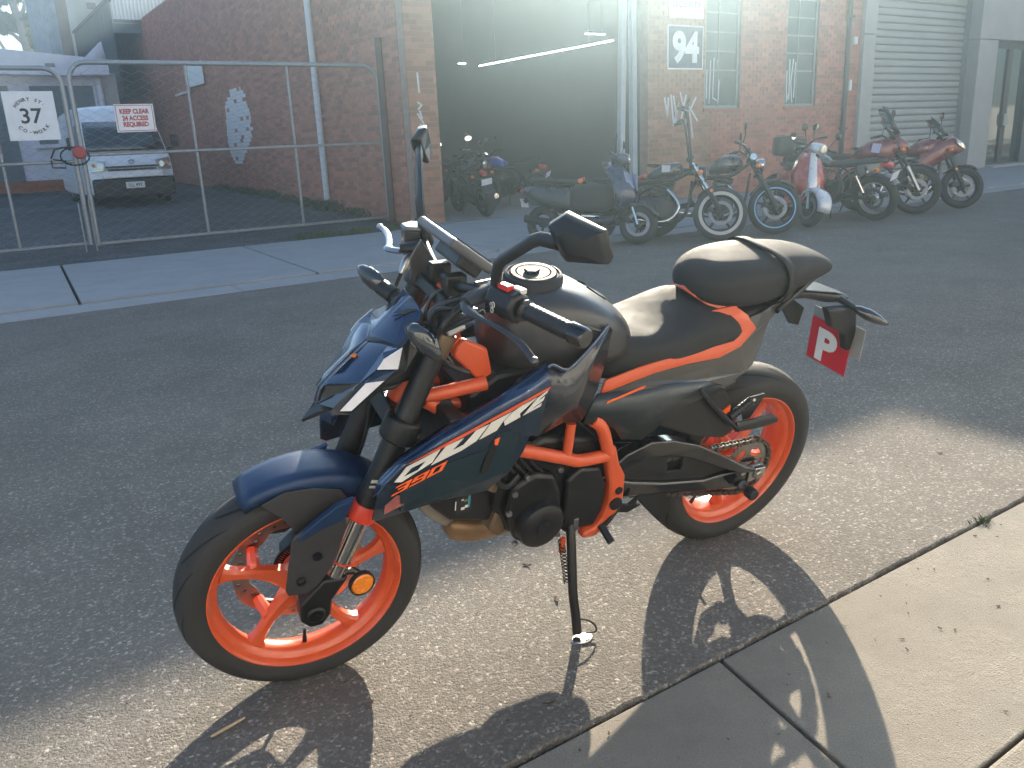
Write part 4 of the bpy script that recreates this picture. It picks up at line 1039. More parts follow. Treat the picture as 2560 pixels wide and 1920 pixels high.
for sg in (1, -1):
    def face(name, m, pts, parent=HL, th=0.003, smooth=0, bev=0.0012):
        s = G()
        for f in pts: s.add([(x, sg * y, z) for x, y, z in f], [tuple(reversed(range(len(f)))) if sg > 0 else tuple(range(len(f)))])
        return s.xf(st).obj(name, m, parent, smooth=smooth, solid=th, bevel=bev)
    face('lens', LENS, [[R0, R1, L1, L2, L3]])
    face('upper_lens', BLUEP, [[R1, R2, L1], [L1, R2, R3, L2], [R3, R4, B2, B3, L2]], smooth=22)
    face('cheek', BLUEP, [[R4, R5, M2, B2], [R5, R6, M1, M2], [R6, R7, T0, T1, M1]], smooth=16)
    face('crest_slot', BLACKPL, [[(1.150, .018, .9545), (1.118, .034, .976), (1.100, .048, .978), (1.125, .034, .965)]], th=0.004)
    face('running_lamp', DRL, [[D1a, D1b, D1c, D1d]])
    face('running_lamp', DRL, [[D2a, D2b, D2c, D2d]])
    face('lamp_surround', BLUEP, [[L2, B3, D1b, D1a], [B3, B2, M2, D1c, D1b], [L2, D1a, D1d, D2c, D2d]], smooth=0)
    face('side_shell', BLACKPL, [[M2, M1, K4, (1.142, .106, .872), D1d, D1c], [D1d, (1.142, .106, .872), K3, D2c]])
    face('lower_trim', BLACKPL, [[L3, L2, D2d, D2a], [L3, D2a, D2b, K2, K1], [D2b, D2c, K3, K2], [K1, K2, (1.23, .05, .775), (1.27, .04, .768)]])
    G().tube([Vector((x, sg * .0085, z + .0005)) for x, y, z in ((1.312, 0, .766), R1, R2, R3, (1.196, 0, .9))], [.0015, .0026, .003, .0028, .001], n=6).xf(st).obj('ridge', BLUEP, HL)
s = G(); s.add([(1.341, 0, .723), (1.312, .02, .755), (1.280, .045, .768), (1.280, -.045, .768), (1.312, -.02, .755)], [(0, 1, 2), (0, 2, 3), (0, 3, 4)])
s.xf(st).obj('chin_blade', BLACKPL, HL, smooth=0, solid=0.006)
s = G().add([(1.236, .012, .8715), (1.228, .016, .8765), (1.219, .0165, .8745), (1.226, .014, .866)], [(0, 1, 2, 3)])
s.xf(st).obj('amber_spot', AMBER, HL, smooth=0, solid=0.004)
s = G(); s.prism([(1.18, .815), (1.10, .83), (1.07, .92), (1.11, .965), (1.14, .93), (1.15, .86)], -.080, .080); s.xf(st).obj('lamp_housing', BLACKPL, HL, smooth=40, bevel=0.012)
# indicators, front
for sg, a, b, ax, k_ in ((1, (1.105, .088, .935), (1.150, .165, .988), (-0.55, .40, -.66), 1.0), (-1, (1.08, -.085, .935), (1.118, -.150, .957), (.36, -.62, .30), 1.15)):
    a, b, ax = Vector(a), Vector(b), Vector(ax).normalized(); d = (b - a).normalized(); L_ = (b - a).length
    s = G().tube([a, a + d * L_ * .45, a + d * L_ * .5, b], [0.0135 * k_, 0.013 * k_, 0.0165 * k_, 0.0155 * k_], n=14, flat=(1, 1.2))
    I = s.xf(st).obj('indicator', BLACKPL, BIKE)
    c = b + ax * .034; R_ = []; u = Vector((0, 0, 1)); e1 = (u - ax * u.dot(ax)).normalized(); e2 = ax.cross(e1)
    for t_, r_ in ((-1, 0.008), (-0.8, 0.018), (-0.3, 0.025), (0.2, 0.024), (0.7, 0.015), (1, 0.003)):
        R_.append([c + ax * t_ * 0.046 + (e1 * math.cos(w) * 0.95 + e2 * math.sin(w) * 0.75) * r_ for w in [2 * PI * k / 16 for k in range(16)]])
    G().loft(R_).xf(st).obj('lens', LENS, I, smooth=60)

# ---------------------------------------------------------------- handlebar, controls, mirrors
hb = [(0.935, -0.395, 1.038), (0.975, -0.28, 1.045), (1.0, -0.20, 1.05), (1.015, -0.11, 1.035), (1.018, -0.06, 1.025), (1.018, 0.06, 1.025), (1.015, 0.11, 1.035), (1.0, 0.20, 1.05), (0.975, 0.28, 1.045), (0.935, 0.395, 1.038)]
HB = G().tube(spline(hb, 5), 0.0112, n=14).xf(bar).obj('handlebar', BLACKMT, BIKE)
for sg in (1, -1):
    G().box((1.02, 0.045 * sg, 1.012), (0.05, 0.032, 0.07)).xf(bar).obj('bar_clamp', BLACKMT, BIKE, smooth=40, bevel=0.006)
    i_, o_ = Vector((0.972, 0.285 * sg, 1.045)), Vector((0.935, 0.395 * sg, 1.038)); d = o_ - i_
    s = G(); pts = []; rs = []
    for k in range(25):
        t = k / 24; pts.append(i_ + d * t); rs.append(0.0172 + (0.0008 if k % 2 else -0.0006) + (0.004 if k in (0, 1) else 0))
    GP = s.tube(pts, rs, n=18).xf(bar).obj('grip', mat('grip_rubber', (0.02, 0.02, 0.022), 0.5, bump=0.2, bscale=600), HB, smooth=60)
    G().tube([o_, o_ + d * 0.02, o_ + d * 0.03, o_ + d * 0.30, o_ + d * 0.34], [0.0165, 0.0185, 0.0205, 0.0205, 0.017], n=18).xf(bar).obj('bar_end', BLACKGL, HB, smooth=40)
    # switch pod
    c = Vector((0.99, 0.245 * sg, 1.046)); ax = d.normalized()
    s = G().tube([c - ax * 0.036, c - ax * 0.032, c + ax * 0.03, c + ax * 0.036], [0.026, 0.0305, 0.0305, 0.024], n=8, flat=(1.1, 1.0), up=(0.3, 0, 1))
    SP = s.xf(bar).obj('switch_pod', BLACKPL, HB, smooth=40, bevel=0.003)
    if sg > 0:
        G().box(c + Vector((0.004, -0.002, 0.033)), (0.018, 0.03, 0.012), Matrix.Rotation(0.3, 3, 'Z')).xf(bar).obj('red_button', REDPL, SP, smooth=0, bevel=0.002)
        G().box(c + Vector((-0.016, 0.014, 0.03)), (0.016, 0.03, 0.010), Matrix.Rotation(0.3, 3, 'Z')).xf(bar).obj('rocker', DECW, SP, smooth=0, bevel=0.002)
        s = G()
        for a_, b_ in ((0.0, 0.0), (0.009, 0.004), (0.004, -0.008)): s.tube([(c.x + 0.034, c.y + a_ + 0.0055 * math.cos(w), c.z + b_ + 0.0055 * math.sin(w)) for w in [2 * PI * k / 14 for k in range(15)]], 0.0009, n=4)
        s.xf(bar).obj('switch_mark', DECW, SP)
        G().box(c + Vector((0.034, -0.012, -0.010)), (0.006, 0.022, 0.018)).xf(bar).obj('flasher_button', BLACKGL, SP, smooth=0, bevel=0.002)
    # lever and perch
    c2 = Vector((1.012, 0.185 * sg, 1.042))
    s = G().tube([c2 + Vector((-0.012, -0.012 * sg, 0.006)), c2 + Vector((0.02, 0.0, 0)), c2 + Vector((0.045, 0.012 * sg, -0.004))], [0.02, 0.019, 0.014], n=10, flat=(0.8, 1.1))
    PE = s.xf(bar).obj('lever_perch', mat('perch_grey', (0.05, 0.052, 0.058), 0.45, metal=0.4) if sg > 0 else BLACKMT, HB, smooth=45)
    lv = [(1.055, 0.195 * sg, 1.036), (1.06, 0.225 * sg, 1.030), (1.045, 0.27 * sg, 1.026), (1.025, 0.32 * sg, 1.020), (1.012, 0.36 * sg, 1.008), (1.004, 0.395 * sg, 0.99)]
    if sg < 0: lv = [(1.055, -0.2, 1.03), (1.075, -0.23, 1.028), (1.06, -0.275, 1.03), (1.045, -0.33, 1.032), (1.04, -0.375, 1.034), (1.045, -0.40, 1.036)]
    q = spline(lv, 4); G().tube(q, [0.0095 if k < 6 else 0.0065 for k in range(len(q) - 1)] + [0.006], n=10, flat=(0.75, 1.25)).xf(bar).obj('lever', mat('lever_grey', (0.06, 0.062, 0.068), 0.35, metal=0.6) if sg > 0 else mat('lever_alu', (0.35, 0.36, 0.38), 0.3, metal=0.9), PE)
    s = G().lathe([(0, -0.009), (0.0065, -0.006), (0.009, 0), (0.0065, 0.006), (0, 0.009)], lv[-1], (0, 0, 1), 14); s.xf(bar).obj('lever_ball', MATS['lever_grey'] if sg > 0 else MATS['lever_alu'], PE)
# reservoir on the far side
s = G().tube([(1.012, -0.23, 1.01), (1.01, -0.23, 1.075)], [0.034, 0.036], n=6, up=(1, 0, 0)); RS = s.xf(bar).obj('fluid_reservoir', BLACKPL, BIKE, smooth=0, bevel=0.005)
G().tube([(1.01, -0.23, 1.075), (1.01, -0.23, 1.083)], [0.037, 0.034], n=6, up=(1, 0, 0)).xf(bar).obj('cap', GREYPT, RS, smooth=0, bevel=0.002)
s = G().tube([(1.03, -0.215, 1.012), (1.045, -0.205, 0.99), (1.055, -0.2, 0.975)], [0.011, 0.012, 0.008], n=12); s.xf(bar).obj('banjo', ALU, RS)
G().tube(spline([(1.055, -0.2, 0.978), (1.075, -0.185, 0.945), (1.09, -0.165, 0.90), (1.10, -0.13, 0.86)], 5), 0.0045, n=8).xf(bar).obj('brake_line', BLACKPL, RS)
# cable bundle behind the headlight
random.seed(3)
for k in range(9):
    y0 = random.uniform(0.05, 0.2); z0 = 1.02 + random.uniform(-.02, .02)
    G().tube(spline([(1.01, y0, z0), (1.07 + random.uniform(-.01, .02), y0 * .8, 0.985 + random.uniform(-.02, .02)), (1.085, 0.08 + random.uniform(-.03, .03), 0.945), (1.06, 0.055, 0.90), (1.02, 0.05 + random.uniform(-.03, .02), 0.84)], 5), random.choice([0.0035, 0.0045, 0.006]), n=7).xf(st).obj('cable', BLACKPL, BIKE)
G().tube(spline([(1.02, 0.13, 1.03), (1.085, 0.16, 0.99), (1.09, 0.13, 0.93), (1.055, 0.11, 0.875), (1.0, 0.10, 0.84)], 6), 0.006, n=9).xf(st).obj('clutch_cable', BLACKPL, BIKE)
G().box((1.045, 0.10, 0.96), (0.045, 0.05, 0.03), Matrix.Rotation(0.4, 3, 'Y')).xf(st).obj('ignition_block', ALU, BIKE, smooth=0, bevel=0.006)
s = G(); s.lathe([(0, 0), (0.03, 0), (0.032, -0.01), (0.03, -0.05), (0, -0.05)], (fx(0.94) - 0.0, 0.098, 0.945), (-0.391, 0, 0.92), 20); s.xf(st).obj('fork_collar', BRONZE, BIKE)
# TFT dashboard
s = G(); Rt = Matrix.Rotation(math.radians(54), 3, 'Y')
s.box((0, 0, 0), (0.022, 0.205, 0.118)); s.xf(lambda p: Rt @ p + Vector((1.0, -0.004, 1.095)))
TF = s.xf(bar).obj('dashboard', mat('dash_grey', (0.075, 0.075, 0.078), 0.4), BIKE, smooth=0, bevel=0.008, seg=3)
s = G().box((-0.013, 0, 0.002), (0.003, 0.18, 0.095)); s.xf(lambda p: Rt @ p + Vector((1.0, -0.004, 1.095))).xf(bar).obj('screen', BLACKGL, TF, smooth=0)
s = G().box((0.02, 0.01, -0.02), (0.03, 0.13, 0.06)); s.xf(lambda p: Rt @ p + Vector((1.0, -0.004, 1.095))).xf(bar).obj('dash_mount', BLACKPL, TF, smooth=0, bevel=0.006)
s = G().prism([(1.05, 1.09), (1.075, 1.05), (1.075, 1.0), (1.055, 0.975), (1.03, 1.0), (1.03, 1.06)], -0.085, -0.078); s.xf(bar).obj('bracket_plate', GREYPT, TF, smooth=0, bevel=0.003)
# mirrors
MOUT = [(.971, .345, 1.245), (.947, .36, 1.268), (.919, .445, 1.258), (.903, .452, 1.212), (.908, .45, 1.200), (.936, .37, 1.180), (.943, .36, 1.189), (.956, .355, 1.212)]
for sg in (1, -1):
    base, e0, e1, e2 = (.998, .205, 1.05), (1.004, .222, 1.128), (.978, .305, 1.200), (.958, .365, 1.214)
    P_ = [Vector((x, y * sg, z)) for x, y, z in (base, (1.002, .212, 1.10), e0, (1.0, .232, 1.142), e1, (.972, .32, 1.208), e2)]
    MI = G().tube(P_, [.0125, .0125, .0115, .0105, .0105, .0105, .011], n=10, flat=(.8, 1.25 if sg > 0 else 1.9)).xf(st).obj('mirror', BLACKPL, BIKE, smooth=50)
    O_ = [Vector((x, y * sg, z)) for x, y, z in MOUT]; c = sum(O_, Vector()) / len(O_); nn = (O_[2] - O_[0]).cross(O_[6] - O_[1]).normalized()
    if nn.x < 0: nn = -nn
    def ring(k, d): return [c + (p - c) * k + nn * d for p in O_]
    G().loft([ring(.5, .024), ring(.9, .014), ring(1.0, .0), ring(.985, -.008)]).xf(st).obj('housing', BLACKPL, MI, smooth=45, bevel=.002)
    G().loft([ring(.9, -.0082), ring(.9, -.0096)]).xf(st).obj('mirror_glass', MIRG, MI, smooth=0)
# ---------------------------------------------------------------- tank
s = G().body([(0.912, .060, .948, .82, 2.6), (.895, .088, .972, .80, 2.8), (.86, .112, .990, .79, 2.9), (.80, .134, 1.000, .785, 2.9), (.74, .147, .998, .785, 2.8), (.68, .150, .975, .785, 2.7), (.63, .143, .948, .78, 2.6), (.585, .122, .918, .775, 2.5), (.55, .090, .886, .77, 2.4), (.528, .055, .858, .77, 2.2)], 40)
TANK = s.obj('fuel_tank', TANKP, BIKE, smooth=60, sub=2)
s = G().lathe([(0.0, .012), (.030, .012), (.038, .013), (.0395, .009), (.041, .009), (.042, .013), (.052, .013), (.056, .009), (.058, .0085), (.060, .011), (.066, .008), (.070, .0), (.070, -.03), (0, -.03)], (.798, 0, 1.0), (0.06, 0, 1), 64)
CAP = s.obj('filler_cap', mat('cap_grey', (0.03, 0.032, 0.036), 0.6, var=0.06, spec=0.25), TANK, smooth=30)
s = G().prism([(0, 0), (.018, .010), (.036, .004), (.036, -.012), (.012, -.016)], 0, .006)
s.xf(lambda p: Vector((.782 + p.x, p.z * 1.2 + 0.002, 1.0115 + p.y))).obj('key_flap', mat('cap_grey', (0, 0, 0)), CAP, smooth=0, bevel=0.002)
for sg in (1, -1):
    s = G().add([(.655, .02 * sg, .9655), (.625, .028 * sg, .950), (.612, .048 * sg, .939), (.635, .045 * sg, .951)], [(0, 1, 2, 3)]); s.obj('tank_recess', BLACKPL, TANK, smooth=0, solid=0.004)
    s = G(); A = [(.90, .085, .962), (.86, .112, .95), (.80, .135, .942), (.74, .148, .93), (.69, .151, .91)]
    s.tube([Vector((x, y * sg * 1.0, z)) for x, y, z in A], [0.004, .005, .006, .005, .003], n=6); s.obj('tank_crease', TANKP, TANK)

# ---------------------------------------------------------------- shrouds with lettering
def strip3(A, B, sg):
    s = G(); n = len(A); vs = [(x, sg * y, z) for x, y, z in A] + [(x, sg * y, z) for x, y, z in B]
    fs = [(i, i + 1, n + i + 1, n + i) for i in range(n - 1)]
    return s.add(vs, fs if sg < 0 else [tuple(reversed(f)) for f in fs])
YL = 0.185
TOPL = [(1.248, .180, .640), (1.225, .185, .668), (1.186, .185, .701), (1.094, .185, .7345), (.97, .185, .777), (.844, .185, .8215)]
TOPE = [(1.254, .168, .625), (1.240, .168, .655), (1.199, .170, .693), (1.101, .172, .745), (.97, .168, .795), (.846, .165, .858)]
for sg in (1, -1):
    lower = [(1.252, .60), (1.248, .64), (1.225, .668), (1.186, .701), (1.094, .7345), (.97, .777), (.844, .8215), (.86, .690), (.882, .697), (.896, .655), (.929, .601), (.975, .560), (1.09, .568), (1.175, .563), (1.240, .557), (1.254, .565)]
    s = G(); v = [(x, sg * (YL if z > .62 else YL - (0.62 - z) * 0.25), z) for x, z in lower]
    s.add(v, [tuple(range(len(v)))] if sg < 0 else [tuple(reversed(range(len(v))))])
    SH_ = s.obj('shroud', mat('shroud_dark', (0.012, 0.024, 0.042), 0.22, metal=0.2, coat=0.7, var=0.08), BIKE, smooth=0, solid=0.004, bevel=0.001)
    strip3(TOPL, TOPE, sg).obj('shroud_top', BLUEP, SH_, smooth=40, solid=0.004)
    strip3(TOPE, [(x - .02, y - .035, z - 0.004) for x, y, z in TOPE], sg).obj('shroud_return', BLUEP, SH_, smooth=40, solid=0.004)
    # swept rear fin beside the tank
    fin = [(.844, YL, .8215), (.846, .166, .856), (.831, .164, .859), (.798, .170, .843), (.769, .168, .856), (.72, .160, .893), (.680, .150, .926), (.664, .148, .912), (.668, .150, .841), (.684, .154, .760), (.712, .160, .699), (.730, .166, .686), (.786, .175, .704), (.86, YL, .690)]
    ctr = (.775, .186, .775)
    s = G(); n = len(fin); s.add([(x, sg * y, z) for x, y, z in fin] + [(ctr[0], sg * ctr[1], ctr[2])], [((i, (i + 1) % n, n) if sg < 0 else ((i + 1) % n, i, n)) for i in range(n)])
    s.obj('tank_fin', mat('fin_dark', (0.03, 0.032, 0.038), 0.24, metal=0.3, coat=0.6, var=0.1), SH_, smooth=25, solid=0.004)
    G().tube(spline([(.846, .168 * sg, .857), (.831, .167 * sg, .860), (.798, .172 * sg, .844), (.769, .170 * sg, .857), (.72, .162 * sg, .894), (.680, .152 * sg, .927)], 4), 0.0045, n=8).obj('fin_edge', BLUEP, SH_)
    # lower duct
    duct = [(1.091, .677), (.993, .689), (.967, .723), (.928, .724), (.914, .716), (.912, .698), (.932, .626), (.945, .611), (.998, .597), (1.096, .579), (1.19, .571), (1.198, .634), (1.134, .653)]
    s = G(); s.add([(x, sg * (YL + .0016 - (0.25 * (0.62 - z) if z < .62 else 0)), z) for x, z in duct], [tuple(range(len(duct))) if sg < 0 else tuple(reversed(range(len(duct))))]); s.obj('duct_panel', TEALP, SH_, smooth=0, solid=0.001)
    s = G(); vt = [(.982, .706), (.963, .713), (.969, .690), (.986, .630), (1.005, .624), (.996, .668)]
    s.add([(x, sg * (YL + .0024), z) for x, z in vt], [tuple(range(6)) if sg < 0 else tuple(reversed(range(6)))]); s.obj('duct_slot', GROOVE, SH_, smooth=0, solid=0.0004)
    s = G(); s.add([(x, sg * (YL + .003), z) for x, z in ((.976, .712), (.963, .715), (.968, .695), (.975, .697))], [(0, 1, 2, 3)]); s.obj('duct_tab', DECO, SH_, smooth=0, solid=0.0004)
    if sg > 0:
        def flat(polys, name, m, off):
            s = G()
            for p in polys: s.add([(x, YL + off, z) for x, z in p] + [(x, YL + off - 0.001, z) for x, z in p], [tuple(range(len(p))), tuple(reversed(range(len(p), 2 * len(p))))])
            return s.obj(name, m, SH_, smooth=0)
        flat([[(1.186, .6985), (1.094, .7315), (.97, .774), (.842, .8185), (.846, .811), (.938, .776), (.999, .757), (1.053, .737), (1.105, .7205)]], 'red_stripe', DECR, .0012)
        flat([[(1.212, .663), (1.185, .6945), (1.108, .7195), (1.126, .691), (1.161, .675), (1.196, .659)]], 'letter', DECW, .0018)
        flat([[(1.1905, .6725), (1.1735, .6895), (1.142, .6985), (1.159, .681)]], 'letter_counter', MATS['shroud_dark'], .0024)
        flat([[(1.1285, .6835), (1.095, .724), (1.053, .7345), (1.079, .709), (1.052, .7175), (1.024, .747), (.993, .755), (1.022, .719), (1.056, .7035)]], 'letter', DECW, .0018)
        flat([[(1.016, .720), (.988, .758), (.938, .774), (.958, .755), (.973, .734)], [(.935, .7735), (.914, .784), (.876, .797), (.917, .765), (.915, .755), (.953, .742), (.957, .7535)]], 'letter', DECW, .0018)
        flat([[(.909, .757), (.875, .7955), (.848, .811), (.851, .804), (.868, .792), (.872, .786), (.856, .796), (.859, .786), (.880, .774), (.886, .768), (.862, .780), (.864, .772)]], 'letter', DECW, .0018)
        GL_ = {'3': [(0, .8, 1, 1), (.25, .41, 1, .6), (0, 0, 1, .2), (.7, 0, 1, 1)], '9': [(0, .8, 1, 1), (0, .41, 1, .6), (0, 0, 1, .2), (.7, 0, 1, 1), (0, .41, .3, 1)], '0': [(0, .8, 1, 1), (0, 0, 1, .2), (0, 0, .3, 1), (.7, 0, 1, 1)]}
        for i, ch in enumerate('390'):
            ox, oz = 1.219 - .0405 * i, .6275 + .0122 * i; P_ = []
            for q, (a, b, c, d) in enumerate(GL_[ch]):
                f = lambda u, v_: (ox - .0365 * u - .0125 * v_, oz + .011 * u + .023 * v_)
                P_.append([f(a, b), f(c, b), f(c, d), f(a, d)])
            s = G()
            for q, p in enumerate(P_): s.add([(x, YL + .0018 + q * .00008, z) for x, z in p], [(0, 1, 2, 3)])
            s.obj('numeral', DECO, SH_, smooth=0)
        # sponsor sticker at the nose of the shroud
        flat([[(1.228, .618), (1.178, .630), (1.186, .590), (1.230, .578)]], 'sticker', mat('sticker_red', (0.30, 0.09, 0.08), 0.4, var=0.5, vscale=70), -.0065)
# radiator and dark core behind the shrouds
G().bx(1.03, 1.07, -.15, .15, .57, .76).obj('radiator', BLACKMT, BIKE, smooth=0, bevel=0.004)
G().prism([(.62, .77), (.70, .66), (.86, .64), (1.0, .70), (1.0, .78), (.93, .82), (.80, .82)], -.10, .10).obj('airbox', BLACKPL, BIKE, smooth=0, bevel=0.012)

# ---------------------------------------------------------------- frame
for sg in (1, -1):
    o = G().tube([(1.088, .06 * sg, .775), (.955, .095 * sg, .802)], .0165, n=14).obj('trellis_frame', ORANGEF, BIKE)
    G().tube([(1.088, .06 * sg, .765), (1.03, .075 * sg, .722), (.96, .09 * sg, .68)], .0165, n=14).obj('trellis_strut', ORANGEF, o)
    G().tube([(1.02, .05 * sg, .74), (.985, .06 * sg, .735)], .012, n=10).obj('trellis_strut', ORANGEF, o)
for sg in (1, -1):
    G().prism([(1.010, .912), (.950, .879), (.932, .814), (.946, .786), (.970, .806), (1.034, .872), (1.026, .895)], .060 * sg, .082 * sg).obj('frame_gusset', ORANGEF, BIKE, smooth=40, bevel=0.006)
    y = .148 * sg
    c = G()
    c.tube(spline([(.893, y - .012 * sg, .632), (.85, y - .006 * sg, .618), (.743, y, .574), (.70, y, .556), (.612, y, .549)], 3), .0168, n=14)
    CR = c.obj('cradle_frame', ORANGEF, BIKE)
    G().tube([(.735, y - .01 * sg, .668), (.742, y, .578)], .0125, n=12).obj('cradle_strut', ORANGEF, CR)
    G().tube(spline([(.668, y - .012 * sg, .66), (.64, y - .004 * sg, .632), (.612, y, .555)], 4), .0165, n=14).obj('cradle_strut', ORANGEF, CR)
    pl = [(.628, .575), (.596, .578), (.575, .52), (.548, .475), (.540, .40), (.556, .352), (.572, .315), (.618, .292), (.66, .300), (.652, .318), (.618, .322), (.598, .345), (.586, .40), (.592, .452), (.606, .50)]
    G().prism(pl, .128 * sg, .158 * sg).obj('cradle_plate', ORANGEF, CR, smooth=40, bevel=0.007)
    for bx_, bz_, r_ in ((.563, .431, .011), (.566, .389, .019)): G().lathe([(0, .003), (r_, .002), (r_, -.004), (0, -.004)], (bx_, .160 * sg, bz_), (0, sg, 0), 20).obj('pivot_cap', BLACKPL, CR)

# ---------------------------------------------------------------- engine
s = G().prism([(.555, .50), (.575, .36), (.66, .318), (.78, .325), (.88, .37), (.925, .46), (.90, .60), (.80, .635), (.64, .60)], -.128, .128)
ENG = s.obj('engine', BLACKMT, BIKE, smooth=40, bevel=0.014)
s = G()
for i in range(9):
    t = i / 8; cx, cz = .86 + .10 * t, .565 + .12 * t
    s.box((cx, 0, cz), (.012, .17, .15), Matrix.Rotation(math.radians(-50), 3, 'Y'))
s.obj('cylinder', BLACKMT, ENG, smooth=0, bevel=0.003)
G().prism([(.925, .70), (1.0, .61), (1.03, .64), (1.03, .70), (.975, .75)], -.085, .085).obj('cylinder_head', BRONZE, ENG, smooth=40, bevel=0.01)
G().lathe([(0, .040), (.018, .040), (.020, .034), (.048, .034), (.062, .026), (.067, .012), (.067, -.03), (0, -.03)], (.806, .150, .402), (0, 1, 0), 44).obj('stator_cover', BLACKPL, ENG, smooth=40)
s = G().prism([(.90, .455), (.885, .53), (.83, .555), (.77, .535), (.742, .47), (.735, .37), (.76, .335), (.82, .325), (.868, .36)], .125, .153); s.obj('crankcase_cover', BLACKMT, ENG, smooth=40, bevel=0.012)
s = G().prism([(.728, .50), (.722, .39), (.70, .335), (.62, .325), (.600, .37), (.598, .45), (.63, .515), (.69, .53)], .125, .150); s.obj('sprocket_cover', BLACKPL, ENG, smooth=40, bevel=0.008)
s = G().prism([(.905, .46), (.93, .39), (.90, .36), (.875, .375)], .02, .125); s.obj('oil_filter_boss', BRONZE, ENG, smooth=40, bevel=0.008)
for bx_, bz_ in ((.853, .552), (.884, .51), (.895, .455), (.759, .548), (.868, .352), (.74, .34)):
    G().lathe([(0, .006), (.0065, .006), (.008, .003), (.008, -.004), (0, -.004)], (bx_, .153, bz_), (0, 1, 0), 10).obj('bolt', ALU, ENG)
G().tube(spline([(.90, .11, .635), (.915, .12, .58), (.935, .125, .52)], 4), .014, n=10).obj('engine_mount', BRONZE, ENG)
G().tube(spline([(.985, .10, .65), (.95, .13, .58), (.905, .14, .53), (.87, .14, .555)], 5), .008, n=8).obj('coolant_hose', BLACKPL, ENG)
for k in range(4): G().tube(spline([(.93 - .03 * k, .12, .66 - .01 * k), (.91 - .02 * k, .14, .60), (.88 - .03 * k, .135, .56 - .01 * k)], 4), .0045, n=7).obj('hose', BLACKPL, ENG)
for sg in (1,):
    pan = [(1.105, .525), (1.07, .485), (1.03, .442), (.98, .425), (.915, .405), (.885, .455), (.92, .53), (1.0, .57)]
    PAN = G().prism(pan, -.10, .105).obj('belly_guard', BLACKPL, BIKE, smooth=0, bevel=0.006)
    s = G(); s.add([(1.022, .1066, .505), (.976, .1066, .515), (.972, .1066, .462), (1.016, .1066, .452)], [(0, 1, 2, 3)]); STK = s.obj('sticker', mat('sticker_dark', (0.02, 0.022, 0.025), 0.4), PAN, smooth=0)
    for px_, pz_, w_, h_, m_ in ((1.018, .483, .003, .026, DECW), (.982, .487, .006, .036, mat('sticker_blue', (0.05, 0.20, 0.32), 0.4)), (.998, .470, .010, .008, DECW), (.988, .474, .009, .008, DECW), (.991, .492, .009, .007, mat('sticker_green', (0.12, 0.22, 0.10), 0.4)), (1.0, .496, .006, .005, DECW)):
        s = G(); s.add([(px_ - w_ / 2, .1069, pz_ - h_ / 2), (px_ + w_ / 2, .1069, pz_ - h_ / 2), (px_ + w_ / 2, .1069, pz_ + h_ / 2), (px_ - w_ / 2, .1069, pz_ + h_ / 2)], [(0, 1, 2, 3)]); s.obj('sticker_print', m_, STK, smooth=0)
# exhaust
G().tube(spline([(1.0, -.02, .64), (1.075, -.02, .60), (1.085, -.03, .50), (1.02, -.04, .38), (.94, -.05, .30), (.86, -.05, .265)], 6), .021, n=16).obj('exhaust_header', STEEL, BIKE)
s = G().body([(.965, .012, .300, .275, 2.2, -.05), (.95, .038, .318, .248, 2.4, -.05), (.90, .052, .316, .230, 2.4, -.05), (.82, .055, .310, .225, 2.4, -.05), (.74, .055, .312, .228, 2.4, -.05), (.70, .03, .30, .24, 2.2, -.05)], 28)
s.obj('exhaust_collector', EXHT, BIKE, smooth=60)
s = G().body([(.72, .06, .33, .235, 3, -.06), (.66, .085, .345, .225, 3, -.07), (.52, .085, .345, .23, 3, -.08), (.46, .06, .33, .25, 3, -.09)], 28); s.obj('muffler', BLACKMT, BIKE, smooth=50)

